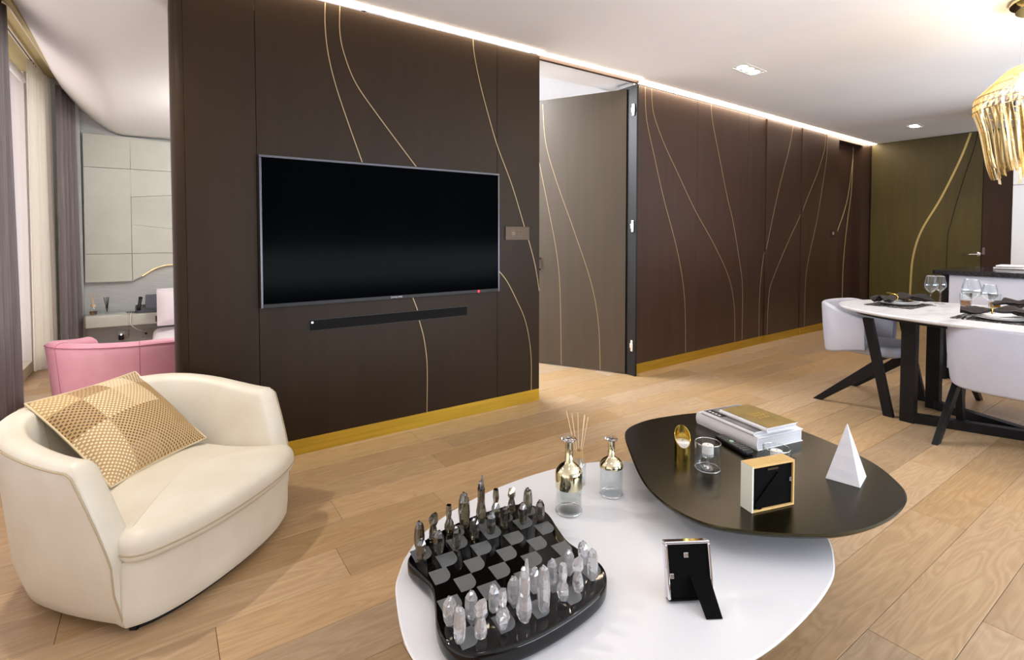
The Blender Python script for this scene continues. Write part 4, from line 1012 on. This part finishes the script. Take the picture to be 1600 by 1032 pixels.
for i in range(NR):
    a = 2*PI*i/NR; w1 = 1+.06*math.sin(2*a)
    rib([(.17, 2.215), (.20, 2.21), (.285*w1, 2.135), (.345*w1, 2.075), (.352*w1, 2.04), (.352*w1, 1.99)], a, .006, AMBRIB, 'upper_rib', .010)
    rib([(.352*w1, 1.99), (.325*w1, 1.90), (.305*w1, 1.80), (.285*w1, 1.69-.03*math.cos(3*a)), (.265*w1, 1.625-.05*math.cos(3*a))], a, .013, AMBMIR, 'lower_rib', .006)
    if i % 2 == 0:
        b = a+PI/NR
        rib([(.25, 2.02), (.245, 1.85), (.235, 1.70), (.22, 1.60-.05*math.sin(5*a))], b, .012, AMBMIR, 'inner_pendant', .006)
        rib([(.14, 2.0), (.14, 1.80), (.135, 1.60-.05*math.cos(4*a))], b, .010, AMBRIB, 'inner_pendant', .006)
for rr_, z in ((.292, 2.13), (.352, 2.07), (.36, 2.03), (.36, 1.99)):
    MB().tube([(rr_*(1+.06*math.sin(2*a))*math.cos(a), rr_*(1+.06*math.sin(2*a))*math.sin(a), z) for a in [2*PI*i/64 for i in range(64)]], .0035, 6, True).build('hoop', AMBMIR, ch_, True)
MB().lathe([(.165, 2.22), (.185, 2.22), (.185, 2.21), (.165, 2.21), (.165, 2.22)], 40).build('top_ring', AMBMIR, ch_)
for a in range(6):
    q = 2*PI*a/6; MB().lathe([(.0, 2.08), (.025, 2.09), (.032, 2.115), (.025, 2.14), (.012, 2.155), (.012, 2.19), (0, 2.19)], 14, (.14*math.cos(q), .14*math.sin(q), 0)).build('bulb', BULB, ch_, True)
l = bpy.data.lights.new('chandelier_lamp', 'POINT'); l.energy = 42; l.color = (1, .91, .77); l.shadow_soft_size = .02
o = bpy.data.objects.new('chandelier_lamp', l); COL.objects.link(o); o.parent = ch_; o.location = (0, 0, 2.165)
l = bpy.data.lights.new('bedroom_fill', 'POINT'); l.energy = 38; l.color = (1, .98, .95); l.shadow_soft_size = .2  # fill light added in mid-air to lift the bedroom, no fixture
o = bpy.data.objects.new('bedroom_fill', l); COL.objects.link(o); o.location = (.7, 4.9, 2.1)
# ------------------------------------------------------------------ bedroom small things
ns_ = thing('nightstand_shelf', 'cream floating bedside shelf under the padded panels', 'shelf', (0, 6.5, 0))
out = [(-.62, 0), (-.62, -.16), (-.60, -.19), (-.2, -.20), (.10, -.19), (.30, -.15), (.30, 0)]
MB().slab(ccw(out), .355, .475, .01, .02).build('shelf_top', HEADP, ns_, True, angle=40)
MB().box(-.055, .045, -.204, -.196, .375, .435).build('switch_plate', BRONZE, ns_)
for i in range(3): MB().box(-.035+.03*i, -.018+.03*i, -.206, -.203, .395, .415).build('switch_key', MARKM, ns_)
zt = .476
d2 = thing('reed_diffuser', 'small amber reed diffuser on the bedside shelf', 'diffuser', (-.55, 6.40, zt))
MB().lathe([(.030, 0), (.033, .004), (.033, .055), (.018, .072), (.016, .085), (.014, .085), (.030, .05), (.030, .006), (0, .005)], 22).build('glass_body', THING, d2, True, angle=50)
MB().lathe([(.029, .007), (.029, .035), (0, .035)], 20).build('oil', AMBER, d2); MB().lathe([(.018, .078), (.018, .105), (0, .105)], 18).build('collar', REED, d2)
for dx in (-.03, -.018, -.006, .012): MB().tube([(0, 0, .1), (dx, 0, .22)], .002, 5).build('reed', REED, d2)
d3 = thing('reed_diffuser', 'small clear jar with black sticks on the bedside shelf', 'diffuser', (-.445, 6.40, zt))
MB().lathe([(.022, 0), (.023, .003), (.020, .065), (.018, .065), (.020, .005), (0, .005)], 20).build('glass_body', THING, d3, True, angle=50)
for dx in (-.022, -.006, .006, .016): MB().tube([(0, 0, .02), (dx, 0, .165)], .003, 5).build('black_stick', BLACKP, d3)
ph = thing('telephone', 'dark grey desk telephone on the bedside shelf', 'telephone', (-.09, 6.36, zt), 0)
MB().add([(-.13, -.06, 0), (.09, -.06, 0), (.09, .05, 0), (-.13, .05, 0), (-.13, -.055, .02), (.09, -.055, .02), (.09, .05, .07), (-.13, .05, .07)], [(3, 2, 1, 0), (4, 5, 6, 7), (0, 1, 5, 4), (1, 2, 6, 5), (2, 3, 7, 6), (3, 0, 4, 7)]).build('base', PHONE, ph, bevel=.003)
MB().add([(-.05, -.02, .03), (.085, -.02, .03), (.085, -.005, .03), (-.05, -.005, .03), (-.045, .03, .17), (.09, .03, .17), (.09, .045, .17), (-.045, .045, .17)], [(3, 2, 1, 0), (4, 5, 6, 7), (0, 1, 5, 4), (1, 2, 6, 5), (2, 3, 7, 6), (3, 0, 4, 7)]).build('display', PHONE, ph, bevel=.003)
MB().tube([(-.10, -.05, .03), (-.098, -.04, .06), (-.088, 0, .12), (-.085, .02, .145)], [.018, .014, .014, .018], 10).build('handset', BLACKP, ph, True)
MB().tube([(-.11, -.06, .03)]+[(-.12-.006*i+.008*math.cos(i*2.1), -.075, .012+.008*math.sin(i*2.1)) for i in range(14)]+[(-.12, -.05, .01)], .003, 5).build('coiled_cord', BLACKP, ph, True)
cb = tag(MB().tube(spline([(-.24, 6.37, .481), (-.25, 6.32, .482), (-.255, 6.293, .462), (-.255, 6.286, .37), (-.20, 6.36, .30), (-.14, 6.47, .26)], 6, False), .004, 6).build('charging_cable', PAPERW, smooth=True), 'white charging cable hanging over the shelf edge', 'cable')
for i, x in enumerate((-.33, -.13)):
    s_ = thing('wall_socket', ('left wall socket with a black plug below the shelf', 'right wall socket with the white cable below the shelf')[i], 'socket', (x, 6.53, .19), 0, 'wall sockets below the shelf')
    MB().box(-.045, .045, -.010, 0, 0, .09).build('plate', SOCK, s_, bevel=.002); MB().box(-.02, .0, -.012, -.009, .03, .05).build('outlet', BLACKP, s_)
    if i == 0: MB().box(-.035, .005, -.05, -.010, .0, .05).build('plug', BLACKP, s_, bevel=.004); MB().lathe([(.006, 0), (.006, .006), (0, .006)], 10, (-.015, -.03, .05)).build('plug_light', WLED, s_)
bed = thing('bed', 'white made bed partly hidden behind the pink armchair', 'bed', (.42, 5.65, 0))
MB().slab(rrect(1.0, 1.6, .08, 6), .05, .20, .02, .02).build('bed_base', HEADP, bed, True, angle=50)
MB().slab(rrect(1.0, 1.6, .12, 6), .20, .30, .04, .06, 6, .04).build('mattress', BEDL, bed, True)
pw = MB()
V = []; n = 16
for sgn in (1, -1):
    for j in range(n+1):
        for i in range(n+1):
            u = -1+2*i/n; v = -1+2*j/n; q = max(0, (1-abs(u)**2.4))**.6*max(0, (1-abs(v)**2.4))**.6
            V.append((u*.30, sgn*.11*q, v*.19))
F = []; m_ = (n+1)**2
for j in range(n):
    for i in range(n):
        q = j*(n+1)+i; F.append((q, q+1, q+n+2, q+n+1)); F.append((m_+q, m_+q+n+1, m_+q+n+2, m_+q+1))
po = tag(pw.add(V, F).build('bed_pillow', BEDL, smooth=True), 'white bed pillow leaning on the headboard', 'pillow'); po.location = (.26, 6.10, .545); po.rotation_euler = (math.radians(-22), 0, 0)
